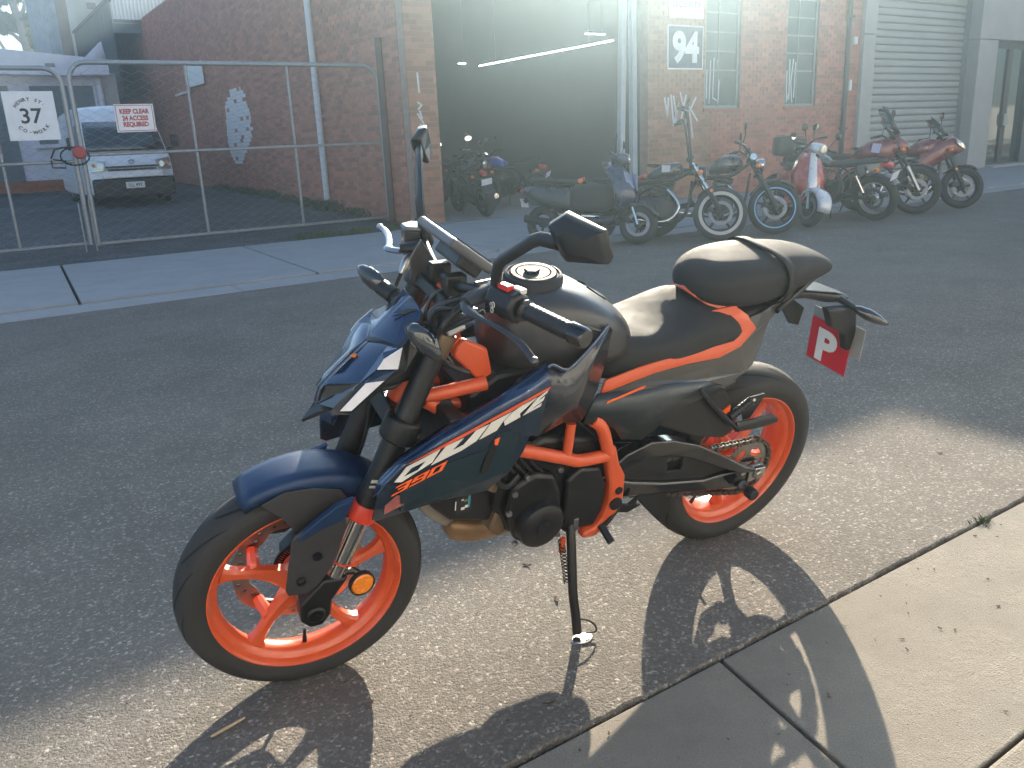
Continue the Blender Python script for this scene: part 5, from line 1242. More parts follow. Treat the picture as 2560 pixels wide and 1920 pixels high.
# ---------------------------------------------------------------- swingarm, chain, rear brake side
for sg in (1, -1):
    y0, y1 = .088 * sg, .118 * sg
    if sg < 0: y0, y1 = -.10, -.128
    low = [(.60, .455), (.48, .405), (.36, .368), (.2, .333), (.05, .333), (-.035, .328), (-.060, .312), (-.060, .285), (-.03, .262), (.06, .262), (.2, .290), (.37, .333), (.50, .358), (.60, .385)]
    SA = G().prism(low, y0, y1).obj('swingarm', BLACKGL, BIKE, smooth=40, bevel=0.007)
    top = spline([(.585, .48), (.52, .508), (.45, .522), (.37, .512), (.27, .472), (.17, .412), (.06, .338)], 4) if False else [(.60, .46), (.53, .515), (.45, .535), (.37, .520), (.27, .480), (.17, .420), (.05, .345), (.0, .325), (.0, .315), (.07, .325), (.18, .382), (.28, .437), (.37, .470), (.45, .484), (.53, .465), (.60, .42)]
    G().prism(top, y0 + .004 * sg, y1 + .012 * sg).obj('swingarm_arch', BLACKGL, SA, smooth=40, bevel=0.009)
    for web in ([(.60, .47), (.45, .50), (.36, .485), (.345, .40), (.36, .345), (.60, .38)], [(.30, .455), (.2, .41), (.05, .33), (.05, .30), (.2, .30), (.31, .325), (.29, .40)], [(.37, .49), (.29, .462), (.285, .432), (.37, .44)], [(.37, .395), (.29, .385), (.29, .325), (.37, .34)]):
        G().prism(web, y0 + .006 * sg, y0 + .014 * sg).obj('swingarm_web', BLACKPL, SA, smooth=0, bevel=0.002)
    if sg > 0:
        G().prism([(.02, .322), (-.048, .316), (-.052, .282), (.02, .276)], .119, .124).obj('axle_plate', ALU, SA, smooth=40, bevel=0.004)
        G().lathe([(0, .012), (.013, .012), (.0165, .009), (.0165, 0), (0, 0)], (-.012, .1245, .300), (0, 1, 0), 6).obj('axle_nut', STEEL, SA, smooth=0, bevel=0.001)
        G().lathe([(0, .004), (.010, .004), (.011, 0), (0, 0)], (.045, .1185, .318), (0, 1, 0), 18).obj('adjuster_bolt', ALU, SA)
        SPO = G().lathe([(0, 0), (.017, 0), (.019, .006), (.014, .014), (.014, .026), (.017, .030), (.0, .030)], (.038, .118, .268), (0, 1, 0), 24).obj('paddock_spool', GREYPT, SA)
        G().lathe([(0, .030), (.0175, .030), (.019, .034), (.019, .056), (.016, .060), (0, .060)], (.038, .118, .268), (0, 1, 0), 24).obj('spool_end', BLACKPL, SPO)
G().prism([(.47, .36), (.43, .315), (.345, .222), (.322, .232), (.318, .262), (.335, .335), (.37, .355)], .075, .112).obj('chain_fin', BLACKPL, BIKE, smooth=0, bevel=0.004)
# sprocket
ysp = .082
s = G(); n = 45; rr = []
vs = []; fs = []
for i in range(n * 4):
    a = 2 * PI * i / (n * 4); r = .0985 if i % 4 in (1, 2) else .0915
    for R__ in (.068, r):
        for yy in (ysp - .003, ysp + .003): vs.append(RC + Vector((R__ * math.cos(a), yy, R__ * math.sin(a))))
m4 = n * 4
for i in range(m4):
    k = (i + 1) % m4
    fs += [(4 * i, 4 * k, 4 * k + 2, 4 * i + 2), (4 * i + 1, 4 * i + 3, 4 * k + 3, 4 * k + 1), (4 * i + 2, 4 * k + 2, 4 * k + 3, 4 * i + 3), (4 * i, 4 * i + 1, 4 * k + 1, 4 * k)]
s.add(vs, fs)
for q in range(5):
    a = 2 * PI * q / 5 + .3; e = Vector((math.cos(a), 0, math.sin(a))); s.tube([RC + Vector((0, ysp, 0)) + e * .03, RC + Vector((0, ysp, 0)) + e * .07], .012, n=8, flat=(1, .25), up=(-math.sin(a), 0, math.cos(a)))
s.lathe([(.016, -.003), (.04, -.003), (.04, .003), (.016, .003)], RC + Vector((0, ysp, 0)), (0, 1, 0), 24, closed=True)
s.obj('rear_sprocket', STEEL, RW, smooth=30)
fsp = Vector((.575, 0, .405)); r1, r2 = .095, .036
dv = RC - fsp; dist = math.hypot(dv.x, dv.z); ang = math.atan2(RC.z - fsp.z, RC.x - fsp.x); off = math.acos((r1 - r2) / dist)
path = []
base = ang + PI
for k in range(31): a = (base + off) + (2 * PI - 2 * off) * k / 30; path.append(RC + Vector((r1 * math.cos(a), 0, r1 * math.sin(a))))
for k in range(13): a = (base - off) + (2 * off) * k / 12; path.append(fsp + Vector((r2 * math.cos(a), 0, r2 * math.sin(a))))
path.append(path[0])
# resample to links
seg = [(path[i + 1] - path[i]).length for i in range(len(path) - 1)]; tot = sum(seg); nl = 112; s = G(); lk = tot / nl
def at(d):
    d %= tot
    for i, L_ in enumerate(seg):
        if d <= L_: return path[i] + (path[i + 1] - path[i]) * (d / L_)
        d -= L_
    return path[-1]
for i in range(nl):
    a, b = at(i * lk), at((i + 1) * lk); c = (a + b) / 2; d = b - a; R3 = Matrix.Rotation(-math.atan2(d.z, d.x), 3, 'Y')
    wo = .0095 if i % 2 else .0065
    for sg in (1, -1): s.box((c.x, ysp + wo * sg, c.z), (d.length * 1.25, .002, .0125 if i % 2 else .0115), R3)
    s.box((c.x - d.x / 2, ysp, c.z - d.z / 2), (.008, .02, .008), R3)
s.obj('drive_chain', mat('chain_steel', (0.13, 0.115, 0.095), 0.45, metal=0.8, var=0.3), BIKE, smooth=0)
# rear hugger, passenger hanger, pegs
HG = G().prism([(.43, .575), (.375, .642), (.255, .692), (.205, .64), (.132, .535), (.128, .490), (.165, .470), (.28, .500)], .098, .116).obj('peg_hanger', BLACKPL, BIKE, smooth=0, bevel=0.006)
s = G(); s.tube(spline([(.325, .128, .675), (.27, .132, .62), (.20, .134, .555), (.142, .136, .508)], 4), .012, n=10, flat=(.8, 1.1)); s.obj('hanger_strut', BLACKGL, HG)
G().prism([(.205, .565), (.175, .585), (.17, .56), (.195, .54)], .1165, .120).obj('orange_insert', DECO, HG, smooth=0)
G().tube([(.155, .14, .520), (.10, .15, .523), (.035, .155, .527), (.01, .158, .518)], [.014, .016, .0165, .006], n=10, flat=(1.15, .6)).obj('passenger_peg', BLACKPL, HG)
G().tube([(.185, -.12, .50), (.12, -.17, .52), (.105, -.19, .525)], [.011, .013, .012], n=10).obj('passenger_peg', BLACKMT, HG)
s = G().add([(.144, .128, .585), (.117, .128, .604), (.063, .130, .606), (.061, .130, .596), (.097, .128, .530), (.122, .128, .530)], [tuple(range(6))]); s.obj('heel_plate', BLACKPL, HG, smooth=0, solid=0.004)
kn = G()
for k in range(7):
    t = k / 6; kn.lathe([(.0, -.0055), (.0125, -.0055), (.0135, 0), (.0125, .0055), (0, .0055)], (.172 - .062 * t, .128, .552 + .034 * t), (-.88, 0, .48), 14)
kn.obj('knurled_peg', BLACKMT, HG); G().lathe([(0, 0), (.007, 0), (.007, .01), (0, .01)], (.104, .128, .588), (-.88, 0, .48), 12).obj('peg_tip', DECW, HG)
G().body([(.36, .07, .60, .54, 3), (.26, .088, .655, .59, 3), (.17, .090, .645, .60, 3), (.13, .080, .640, .615, 3)], 24).obj('inner_mudguard', BLACKPL, BIKE, smooth=50)
G().tube([(.40, 0, .50), (.46, 0, .68)], .035, n=18).obj('shock_absorber', BLACKMT, BIKE)
# shifter and rider peg
SHF = G().tube(spline([(.53, .14, .365), (.57, .158, .345), (.60, .165, .326)], 4), .0075, n=8, flat=(1, .8)).obj('gear_lever', BLACKMT, BIKE)
G().tube([(.602, .158, .326), (.598, .205, .304)], .0105, n=12).obj('gear_peg', BLACKPL, SHF)
G().prism([(.55, .372), (.50, .352), (.47, .372), (.475, .345), (.455, .338), (.50, .325), (.56, .345)], .132, .142).obj('peg_bracket', BLACKMT, BIKE, smooth=0, bevel=0.003)
# side stand
ST = G().tube(spline([(.690, .135, .352), (.698, .160, .318), (.708, .195, .252), (.716, .225, .190), (.716, .252, .130), (.7185, .272, .088)], 5), .0125, n=14).obj('side_stand', BLACKMT, BIKE)
gn = Vector((0, -.26005646, .96559341)); fc = Vector((.712, .288, .0776)) 
s = G().lathe([(0, .0), (.019, .0), (.021, .003), (.019, .006), (0, .006)], (0, 0, 0), gn, 20); s.xf(lambda p: Vector((p.x * 1.5, p.y, p.z)) + fc).obj('stand_foot', ALU, ST, smooth=40)
G().tube(spline([(.714, .258, .125), (.690, .270, .122), (.672, .283, .108), (.674, .292, .095), (.70, .284, .092)], 5), .0028, n=7).obj('stand_tang', BLACKMT, ST)
G().prism([(.715, .375), (.66, .375), (.665, .335), (.70, .322), (.72, .34)], .112, .146).obj('stand_bracket', BLACKMT, ST, smooth=40, bevel=0.004)
hx_ = []
for i in range(90):
    t = i / 89; a = t * 2 * PI * 13; hx_.append(Vector((.722 + .002 * t, .150 + .055 * t, .315 - .105 * t)) + Vector((math.cos(a) * .0085, math.sin(a) * .0085, 0)))
G().tube(hx_, .0016, n=5).obj('stand_spring', BLACKMT, ST)
G().box((.722, .158, .300), (.012, .012, .05)).obj('stand_switch', ORANGEF, ST, smooth=0, bevel=0.002)
G().prism([(.69, .37), (.675, .37), (.672, .33), (.685, .325)], .147, .1535).obj('stand_lug', ALU, ST, smooth=0, bevel=0.002)

# ---------------------------------------------------------------- seats and tail
s = G().body([(.630, .060, .828, .722, 2.8), (.60, .098, .840, .716, 3.0), (.53, .126, .842, .722, 3.2), (.46, .134, .840, .738, 3.4), (.38, .137, .862, .748, 3.0), (.30, .137, .894, .748, 2.4), (.25, .132, .882, .752, 2.4), (.21, .126, .862, .760, 2.4), (.185, .112, .840, .772, 2.3)], 44)
SEAT = s.obj('rider_seat', SEATV, BIKE, smooth=60, sub=2)
s = G().body([(.325, .042, .942, .898, 2.4), (.305, .078, .964, .882, 2.5), (.27, .103, .982, .870, 2.6), (.21, .120, .994, .860, 2.8), (.12, .125, .999, .860, 2.8), (.03, .114, .997, .876, 2.7), (-.06, .097, .988, .892, 2.7), (-.12, .082, .974, .902, 2.7), (-.165, .066, .955, .908, 2.6), (-.188, .045, .938, .912, 2.4)], 36)
PIL = s.obj('pillion_seat', SEATV, BIKE, smooth=60, sub=2)
ring = []
for dx in (-.015, .015):
    R_ = []
    for k in range(40):
        a = 2 * PI * k / 40; ca, sa = math.cos(a), math.sin(a); e = 2.7; w = .1275 if dx > 0 else .1235
        xx = .085 + dx - .02 * abs(ca)
        R_.append((xx, w * math.copysign(abs(ca) ** (2 / e), ca), .9285 + .0735 * math.copysign(abs(sa) ** (2 / e), sa)))
    ring.append(R_)
G().loft(ring, caps=False).obj('grab_strap', SEATV, PIL, smooth=60, solid=-0.004)
for sg in (1, -1):
    s = G(); s.tube(spline([(.06, .100 * sg, .965), (-.02, .088 * sg, .960), (-.09, .068 * sg, .948), (-.15, .045 * sg, .936)], 5), .0016, n=5); s.obj('seam', GREYPL, PIL)
U_ = [(.640, .126, .759), (.542, .131, .780), (.48, .133, .788), (.394, .134, .795), (.304, .133, .797), (.232, .128, .797), (.200, .121, .818), (.222, .106, .842), (.275, .080, .872), (.322, .040, .902), (.332, .0, .910)]
L_ = [(.650, .128, .724), (.564, .133, .743), (.50, .135, .756), (.387, .136, .763), (.28, .135, .760), (.205, .130, .777), (.152, .122, .820), (.180, .108, .856), (.235, .086, .892), (.288, .046, .925), (.296, .0, .934)]
TRIM = None
for sg in (1, -1):
    o = strip3(U_, L_, sg).obj('seat_trim', ORANGE, BIKE, smooth=35, solid=0.007, bevel=0.0015)
    s = G().add([(.296, .083 * sg, .876), (.222, .092 * sg, .884), (.205, .100 * sg, .864), (.25, .092 * sg, .86)], [(0, 1, 2, 3)]); s.obj('trim_tab', ORANGE, o, smooth=0, solid=0.006)
    tp = [(.648, .128, .722), (.562, .130, .740), (.50, .131, .753), (.387, .132, .759), (.28, .131, .757), (.205, .127, .774), (.152, .120, .816), (.178, .112, .850), (.129, .108, .856), (.069, .098, .872), (-.02, .080, .906), (-.10, .060, .932), (-.125, .05, .920), (-.06, .062, .888), (.040, .086, .842), (.080, .098, .822), (.100, .108, .760), (.122, .114, .698), (.150, .120, .683), (.225, .128, .662), (.30, .133, .692), (.42, .136, .712), (.55, .134, .714)]
    s = G(); v = [(x, sg * y, z) for x, y, z in tp]; s.add(v, [tuple(range(len(v))) if sg < 0 else tuple(reversed(range(len(v))))]); TP = s.obj('tail_panel', GREYPT, BIKE, smooth=0, solid=0.004, bevel=0.001)
    sd = [(.664, .134, .733), (.55, .137, .717), (.42, .139, .715), (.30, .136, .694), (.224, .131, .655), (.376, .142, .638), (.506, .146, .568), (.574, .146, .586), (.600, .146, .622), (.64, .146, .648), (.702, .144, .660), (.684, .140, .71)]
    s = G(); n = len(sd); c_ = (.50, .150, .668); s.add([(x, sg * y, z) for x, y, z in sd] + [(c_[0], sg * c_[1], c_[2])], [((i, (i + 1) % n, n) if sg < 0 else ((i + 1) % n, i, n)) for i in range(n)])
    SD = s.obj('side_cover', mat('side_cover_dark', (0.022, 0.030, 0.034), 0.36, metal=0.2, coat=0.2, var=0.1), BIKE, smooth=25, solid=0.004)
    s = G(); s.add([(.644, sg * .1468, .706), (.534, sg * .1486, .729), (.528, sg * .1486, .735), (.540, sg * .1486, .735), (.640, sg * .1468, .713)], [tuple(range(5))]); s.obj('orange_line', DECO, SD, smooth=0, solid=0.0008)
s = G().body([(.20, .09, .85, .70, 3), (.10, .085, .865, .80, 3), (-.02, .07, .90, .85, 3), (-.11, .045, .92, .885, 3), (-.14, .03, .92, .90, 3)], 24); TL = s.obj('tail_core', BLACKPL, BIKE, smooth=50)
s = G().body([(-.135, .036, .955, .918, 2.6), (-.175, .036, .950, .912, 2.6), (-.198, .028, .940, .914, 2.4)], 20); s.obj('tail_light', mat('tail_lens', (0.45, 0.42, 0.45), 0.12, coat=1.0, var=0.3, vscale=50), BIKE, smooth=50)
for sg in (1, -1): G().tube(spline([(.06, .095 * sg, .845), (-.03, .078 * sg, .882), (-.11, .058 * sg, .912)], 4), .009, n=9).obj('grab_rail', BLACKPL, TL)
s = G().body([(-.06, .045, .868, .835, 3), (-.13, .042, .858, .826, 3), (-.22, .040, .838, .800, 3), (-.30, .034, .818, .785, 3), (-.345, .018, .800, .786, 2.5)], 24); PH = s.obj('plate_holder', BLACKPL, BIKE, smooth=45)
s = G().body([(-.10, .050, .8665, .862, 6), (-.25, .038, .836, .830, 6), (-.335, .018, .806, .801, 6)], 12); s.obj('holder_cover', GREYPT, PH, smooth=40)
G().prism([(-.19, .800), (-.32, .790), (-.355, .70), (-.352, .64), (-.335, .64), (-.305, .70), (-.235, .735)], .045, .075).obj('hanger', BLACKPL, PH, smooth=40, bevel=0.005)
G().prism([(-.155, .798), (-.125, .768), (-.175, .712), (-.215, .70), (-.22, .76)], -.045, -.03).obj('plate_lamp', BLACKPL, PH, smooth=0, bevel=0.004)
Rp = Matrix.Rotation(math.radians(9), 3, 'Y')
def onplate(p): return Rp @ p + Vector((-.352, .004, .655))
NP = G().box((-.004, .006, .015), (.002, .20, .11)).xf(onplate).obj('number_plate', mat('plate_back', (0.36, 0.37, 0.35), 0.45, metal=0.3, var=0.15), PH, smooth=0)
PPL = G().box((.003, -.010, -.038), (.002, .156, .150)).xf(onplate).obj('learner_plate', PLATEB, PH, smooth=0)
mt = Matrix(((0, 0, 1, 0.0055), (1, 0, 0, -0.016), (0, 1, 0, -0.046), (0, 0, 0, 1)))
o = lettering('lettering', 'P', REFLW, PPL, Matrix.Identity(4), size=0.15, bold=0.007, depth=0.0006, sx=1.0)
for v in o.data.vertices: v.co = onplate((mt @ v.co.to_4d()).to_3d())
for sg in (1, -1):
    a, b = Vector((-.285, .025 * sg, .805)), Vector((-.305, .085 * sg, .792))
    I = G().tube([a, b], [.011, .008], n=10).obj('indicator', BLACKPL, PH)
    ax = Vector((-.55, .62 * sg, -.25)).normalized(); u = Vector((0, 0, 1)); e1 = (u - ax * u.dot(ax)).normalized(); e2 = ax.cross(e1); c = b + ax * .046; R_ = []
    for t_, r_ in ((-1, .008), (-.75, .016), (-.2, .0225), (.3, .0195), (.8, .010), (1, .002)): R_.append([c + ax * t_ * .056 + (e1 * math.cos(w) * .8 + e2 * math.sin(w)) * r_ for w in [2 * PI * k / 14 for k in range(14)]])
    G().loft(R_).obj('lens', mat('indicator_black', (0.02, 0.02, 0.024), 0.15, coat=0.8), I, smooth=60)
# ================================================================== motorcycles and scooters parked across the street
def paint(name, col, rough=0.28): return mat(name, col, rough, metal=0.15, coat=0.7, var=0.06)
PRED = paint('paint_red', (0.15, 0.010, 0.014)); PBLK = paint('paint_black', (0.012, 0.012, 0.013)); PGRY = paint('paint_grey', (0.055, 0.058, 0.062)); PBLU = paint('paint_navy', (0.014, 0.028, 0.07)); PWHT = paint('paint_cream', (0.62, 0.63, 0.64)); PTRED = paint('paint_tomato', (0.42, 0.045, 0.03))
PBRT = paint('paint_blue', (0.02, 0.05, 0.35))
RIMB = mat('rim_black', (0.02, 0.02, 0.022), 0.4, metal=0.4)
WALLW = mat('whitewall', (0.46, 0.45, 0.42), 0.6, var=0.06); RINGB = mat('rim_tape_blue', (0.20, 0.42, 0.68), 0.45, var=0.05)
SCRN = glass('screen_plastic', (0.62, 0.66, 0.70), 0.05)

def ow(fx_): return lambda p: p
def bg_wheel(root, c, R, hw, r_in, style, fn=ident, ring=None, disc=True, spokes=5, side=1):
    C = Vector((c[0], 0, c[1]))
    t = G().lathe([(r_in - .004, hw * .7), (r_in + .012, hw * .86), ((R + r_in) / 2, hw), (R - .02, hw * .75), (R - .004, hw * .35), (R, 0), (R - .004, -hw * .35), (R - .02, -hw * .75), ((R + r_in) / 2, -hw), (r_in + .012, -hw * .86), (r_in - .004, -hw * .7)], C, (0, 1, 0), 56, closed=True)
    W = G(); k = hw * .7
    W.lathe([(r_in, k), (r_in - .012, k + .003), (r_in - .022, k * .6), (r_in - .026, 0), (r_in - .022, -k * .6), (r_in - .012, -k - .003), (r_in, -k), (r_in - .006, 0)], C, (0, 1, 0), 56, closed=True)
    W.lathe([(.012, .06), (.045, .055), (.05, .02), (.05, -.02), (.045, -.055), (.012, -.06)], C, (0, 1, 0), 20)
    if style == 'wire':
        for i in range(36):
            a = 2 * PI * i / 36; b = a + (.35 if i % 2 else -.35); yh = .035 if i % 4 < 2 else -.035
            W.tube([C + Vector((.045 * math.cos(b), yh, .045 * math.sin(b))), C + Vector(((r_in - .022) * math.cos(a), yh * .2, (r_in - .022) * math.sin(a)))], .0022, n=4, caps=False)
    elif style == 'disc':
        W.lathe([(.03, .012), (r_in - .02, .018), (r_in - .02, -.018), (.03, -.012)], C, (0, 1, 0), 40, closed=True)
    else:
        for i in range(spokes):
            a = 2 * PI * i / spokes + .3; e = Vector((math.cos(a), 0, math.sin(a)))
            W.tube([C + e * .04, C + e * (r_in - .02)], [.026, .017], n=6, flat=(1, .8), up=(0, 1, 0))
    o = W.xf(fn).obj('wheel', ALU if style == 'wire' else RIMB, root)
    t.xf(fn).obj('tyre', RUBBER, o, smooth=50)
    if ring:
        m, ra, rb = ring
        for sg in (1, -1): G().lathe([(ra, hw * .93 * sg + .0035 * sg), ((ra + rb) / 2, hw * sg + .004 * sg), (rb, hw * .95 * sg + .003 * sg)], C, (0, 1, 0), 56).xf(fn) if False else G().lathe([(ra, hw * sg * .90), (ra, hw * sg * 1.02), (rb, hw * sg * 1.02), (rb, hw * sg * .90)], C, (0, 1, 0), 64, closed=True).xf(fn).obj('wheel_ring', m, o, smooth=30)
    if disc:
        for sg in ((1, -1) if disc == 2 else (side,)):
            G().lathe([(.105, .062 * sg), (.145, .062 * sg), (.145, .067 * sg), (.105, .067 * sg)], C, (0, 1, 0), 40, closed=True).xf(fn).obj('brake_disc', mat('disc_dull', (0.16, 0.17, 0.19), 0.4, metal=0.9), o, smooth=30)
            G().prism([(C.x - .16, C.z + .02), (C.x - .10, C.z + .0), (C.x - .09, C.z + .07), (C.x - .14, C.z + .09)], .05 * sg, .09 * sg).xf(fn).obj('brake_caliper', BLACKMT, o, smooth=0, bevel=0.006)
    return o

def moto(label, contact, heading, spec, at_front=True, lean=9.0, steer=0.0, group='motorcycles parked across the street', name='parked_motorcycle'):
    h = math.radians(heading); wb = spec['wb']
    base = Vector((contact[0], contact[1], contact[2] if len(contact) > 2 else 0.0))
    if at_front: base -= Vector((math.cos(h), math.sin(h), 0)) * wb
    t = thing(name, label, 'motorcycle', base, group=group)
    t.rotation_euler = (Matrix.Rotation(h, 3, 'Z') @ Matrix.Rotation(math.radians(-lean), 3, 'X')).to_euler()
    rf, rr = spec['rf'], spec['rr']; rk = math.radians(spec.get('rake', 27)); top = spec.get('head', .95)
    head = Vector((wb + rf * math.tan(rk) * .6, 0, 0)); sax = Vector((-math.sin(rk), 0, math.cos(rk))); SR = Matrix.Rotation(math.radians(steer), 3, sax)
    fn = lambda p: SR @ (p - head) + head
    bg_wheel(t, (wb, rf), rf, spec.get('fw', .055), spec['rif'], spec.get('style', 'cast'), fn, spec.get('ring'), spec.get('disc', 1), side=spec.get('dside', -1))
    bg_wheel(t, (0, rr), rr, spec.get('rw', .075), spec['rir'], spec.get('style', 'cast'), ident, spec.get('rring'), 1)
    tx = wb - math.tan(rk) * (top - rf)
    FK = spec.get('fork', BLACKMT)
    for sg in (1, -1):
        m = Vector((wb - math.tan(rk) * (top - rf) * .48, .1 * sg, rf + (top - rf) * .48))
        f = G().tube([(wb + .01, .1 * sg, rf - .02), m], spec.get('flr', .030), n=12).xf(fn).obj('fork_leg', spec.get('forklow', BLACKMT), t)
        G().tube([m, (tx, .1 * sg, top)], spec.get('fur', .022), n=12).xf(fn).obj('fork_tube', FK, f)
        if spec.get('reflector'): G().lathe([(0, 0), (.02, 0), (.02, .01), (0, .01)], (wb - .12, (.1 + .031) * sg, rf + .26), (0, sg, 0), 14).xf(fn).obj('reflector', AMBER, f)
    for z_ in (top - .03, top - .22):
        x_ = wb - math.tan(rk) * (z_ - rf); G().box((x_ - .01, 0, z_), (.09, .25, .035)).xf(fn).obj('fork_clamp', BLACKMT, t, smooth=0, bevel=.008)
    # mudguards
    def guard(cx, cz, R, a0, a1, hw, m, fn_, nm):
        rings = []
        for i in range(13):
            a = math.radians(a0 + (a1 - a0) * i / 12); rings.append([(cx + (R - (.02 if abs(q) == 1 else 0)) * math.cos(a), q * hw, cz + (R - (.02 if abs(q) == 1 else 0)) * math.sin(a)) for q in (-1, -.8, -.4, 0, .4, .8, 1)])
        G().loft(rings, caps=False, closed=False).xf(fn_).obj(nm, m, t, smooth=60, solid=.004)
    guard(wb, rf, rf + .025, *spec.get('fguard', (45, 150)), spec.get('fw', .055) + .014, spec.get('gm', PBLK), fn, 'mudguard')
    guard(0, rr, rr + .04, *spec.get('rguard', (60, 165)), spec.get('rw', .075) + .015, spec.get('gm', PBLK), ident, 'mudguard')
    # body
    G().body(spec['tank'], 24).obj('fuel_tank', spec['paint'], t, smooth=60, sub=1)
    G().body(spec['seat'], 20).obj('seat', SEATV, t, smooth=60, sub=1)
    ex, ez = wb * .52, .42
    E_ = G().body([(ex - .24, .10, ez + .08, ez - .14, 5), (ex - .2, .15, ez + .13, ez - .19, 5), (ex + .12, .15, ez + .12, ez - .19, 5), (ex + .2, .10, ez + .04, ez - .12, 5)], 20).obj('engine', BLACKMT, t, smooth=40)
    for k in range(7): G().box((ex + .02 + .012 * k, 0, ez + .13 + .028 * k), (.22, .26, .012), Matrix.Rotation(.3, 3, 'Y')).obj('cooling_fin', BLACKMT, E_, smooth=0)
    for sg in (1, -1):
        G().lathe([(0, .04), (.07, .04), (.10, .02), (.10, 0), (0, 0)], (ex - .02, .15 * sg, ez - .04), (0, sg, 0), 28).obj('engine_cover', spec.get('cover', BLACKMT), E_)
        G().tube(spline([(tx - .02, .03 * sg, top - .08), (wb * .62, .09 * sg, .74), (wb * .36, .12 * sg, .70), (wb * .30, .12 * sg, .45), (wb * .5, .11 * sg, .22), (wb * .72, .07 * sg, .30), (tx, .03 * sg, top - .2)], 5), .016, n=8).obj('frame_tube', spec.get('frame', BLACKMT), t)
        G().tube([(wb * .32, .13 * sg, .40), (0, .13 * sg, rr)], .022, n=8).obj('swingarm', spec.get('frame', BLACKMT), t)
        s_ = G().tube([(.08, .15 * sg, rr + .06), (.22, .15 * sg, rr + .38)], .02, n=10).obj('shock_absorber', BLACKMT, t)
        G().tube([(.10, .15 * sg, rr + .10), (.20, .15 * sg, rr + .33)], .028, n=10).obj('spring', CHROME if spec.get('chrome') else BLACKMT, s_)
    # exhaust
    G().tube(spline([(ex + .12, -.12, ez + .2), (ex + .26, -.14, ez), (ex + .12, -.16, ez - .18), (ex - .25, -.18, ez - .16), (-.1, -.2, ez - .1)], 5), [.022] * 12 + [.024] * 3 + [.045] * 6, n=12).obj('exhaust', spec.get('exm', CHROME), t)
    # bars, mirrors
    bz = spec.get('barz', top + .12); bx_ = tx - spec.get('pull', .12); bw_ = spec.get('barw', .38)
    B = G().tube(spline([(bx_ - .10, -bw_, bz), (bx_, -.22, bz), (tx - .02, -.10, top + .03), (tx - .02, .10, top + .03), (bx_, .22, bz), (bx_ - .10, bw_, bz)], 5), .013, n=8).xf(fn).obj('handlebar', spec.get('barm', BLACKMT), t)
    for sg in (1, -1):
        G().tube([(bx_ - .02, .27 * sg, bz), (bx_ - .10, bw_ * sg, bz)], .019, n=10).xf(fn).obj('grip', BLACKPL, B)
        G().tube([(bx_ + .05, .2 * sg, bz - .005), (bx_ - .02, .36 * sg, bz - .015)], .007, n=6).xf(fn).obj('lever', ALU, B)
        mz = bz + spec.get('mirz', .16); mb = Vector((bx_ + .02, .30 * sg, mz))
        M_ = G().tube([(bx_, .2 * sg, bz + .01), (bx_ + .03, .25 * sg, (bz + mz) / 2), mb], .007, n=6).xf(fn).obj('mirror', BLACKPL, B)
        G().loft([[mb + Vector((dx, .075 * math.cos(a) * k, .05 * math.sin(a) * k)) for a in [2 * PI * i / 14 for i in range(14)]] for dx, k in ((.022, .5), (.01, .95), (-.008, 1), (-.012, .95))]).xf(fn).obj('housing', BLACKPL, M_, smooth=45)
        G().loft([[mb + Vector((dx, .07 * math.cos(a), .045 * math.sin(a))) for a in [2 * PI * i / 14 for i in range(14)]] for dx in (-.0125, -.0135)]).xf(fn).obj('mirror_glass', MIRG, M_, smooth=0)
    G().lathe([(0, .02), (.045, .02), (.05, 0), (.045, -.03), (0, -.03)], (tx - .03, 0, top + .08), (-.5, 0, .85), 18).xf(fn).obj('instrument', BLACKGL, B)
    if spec.get('headlight', True):
        hz_ = top - .10; hx_ = tx + .13
        H = G().lathe([(0, .05), (.06, .045), (.085, .03), (.088, .02), (.08, -.04), (.05, -.09), (0, -.1)], (hx_, 0, hz_), (1, 0, -.1), 28).xf(fn).obj('headlight', spec.get('hlm', BLACKPL), t)
        G().lathe([(0, .058), (.05, .053), (.08, .033)], (hx_, 0, hz_), (1, 0, -.1), 28).xf(fn).obj('lens', mat('lamp_bright', (0, 0, 0)), H)
    for sg in (1, -1):
        for (x_, z_, f_) in ((tx + .08, top - .13, fn), (-.12, rr + .42, ident)):
            I = G().tube([(x_, .06 * sg, z_), (x_, .17 * sg, z_)], .008, n=6).xf(f_).obj('indicator', BLACKMT, t)
            G().body([(x_ - .035, .012, z_ + .012, z_ - .012, 2, .19 * sg), (x_ - .02, .03, z_ + .03, z_ - .03, 2, .19 * sg), (x_ + .02, .03, z_ + .03, z_ - .03, 2, .19 * sg), (x_ + .035, .012, z_ + .012, z_ - .012, 2, .19 * sg)], 12).xf(f_).obj('lens', AMBER, I, smooth=60)
    # tail, plate
    tz = rr + .40
    G().body([(-.10, .05, tz + .1, tz + .03, 3), (-.22, .05, tz + .06, tz - .0, 3), (-.25, .03, tz + .05, tz + .01, 3)], 14).obj('tail_light', REDPL, t, smooth=50)
    pl_ = G().box((-.27, 0, tz - .10), (.004, .20, .11), Matrix.Rotation(math.radians(-20), 3, 'Y')).obj('number_plate', PAPER, t, smooth=0)
    G().tube([(-.12, 0, tz + .02), (-.265, 0, tz - .07)], .03, n=6, flat=(.4, 1)).obj('plate_bracket', BLACKPL, pl_, smooth=40)
    G().tube([(wb * .40, .13, .30), (wb * .36, .27, rr * .02 + .065)], .011, n=8).obj('side_stand', BLACKMT, t)
    return t, fn, tx, top

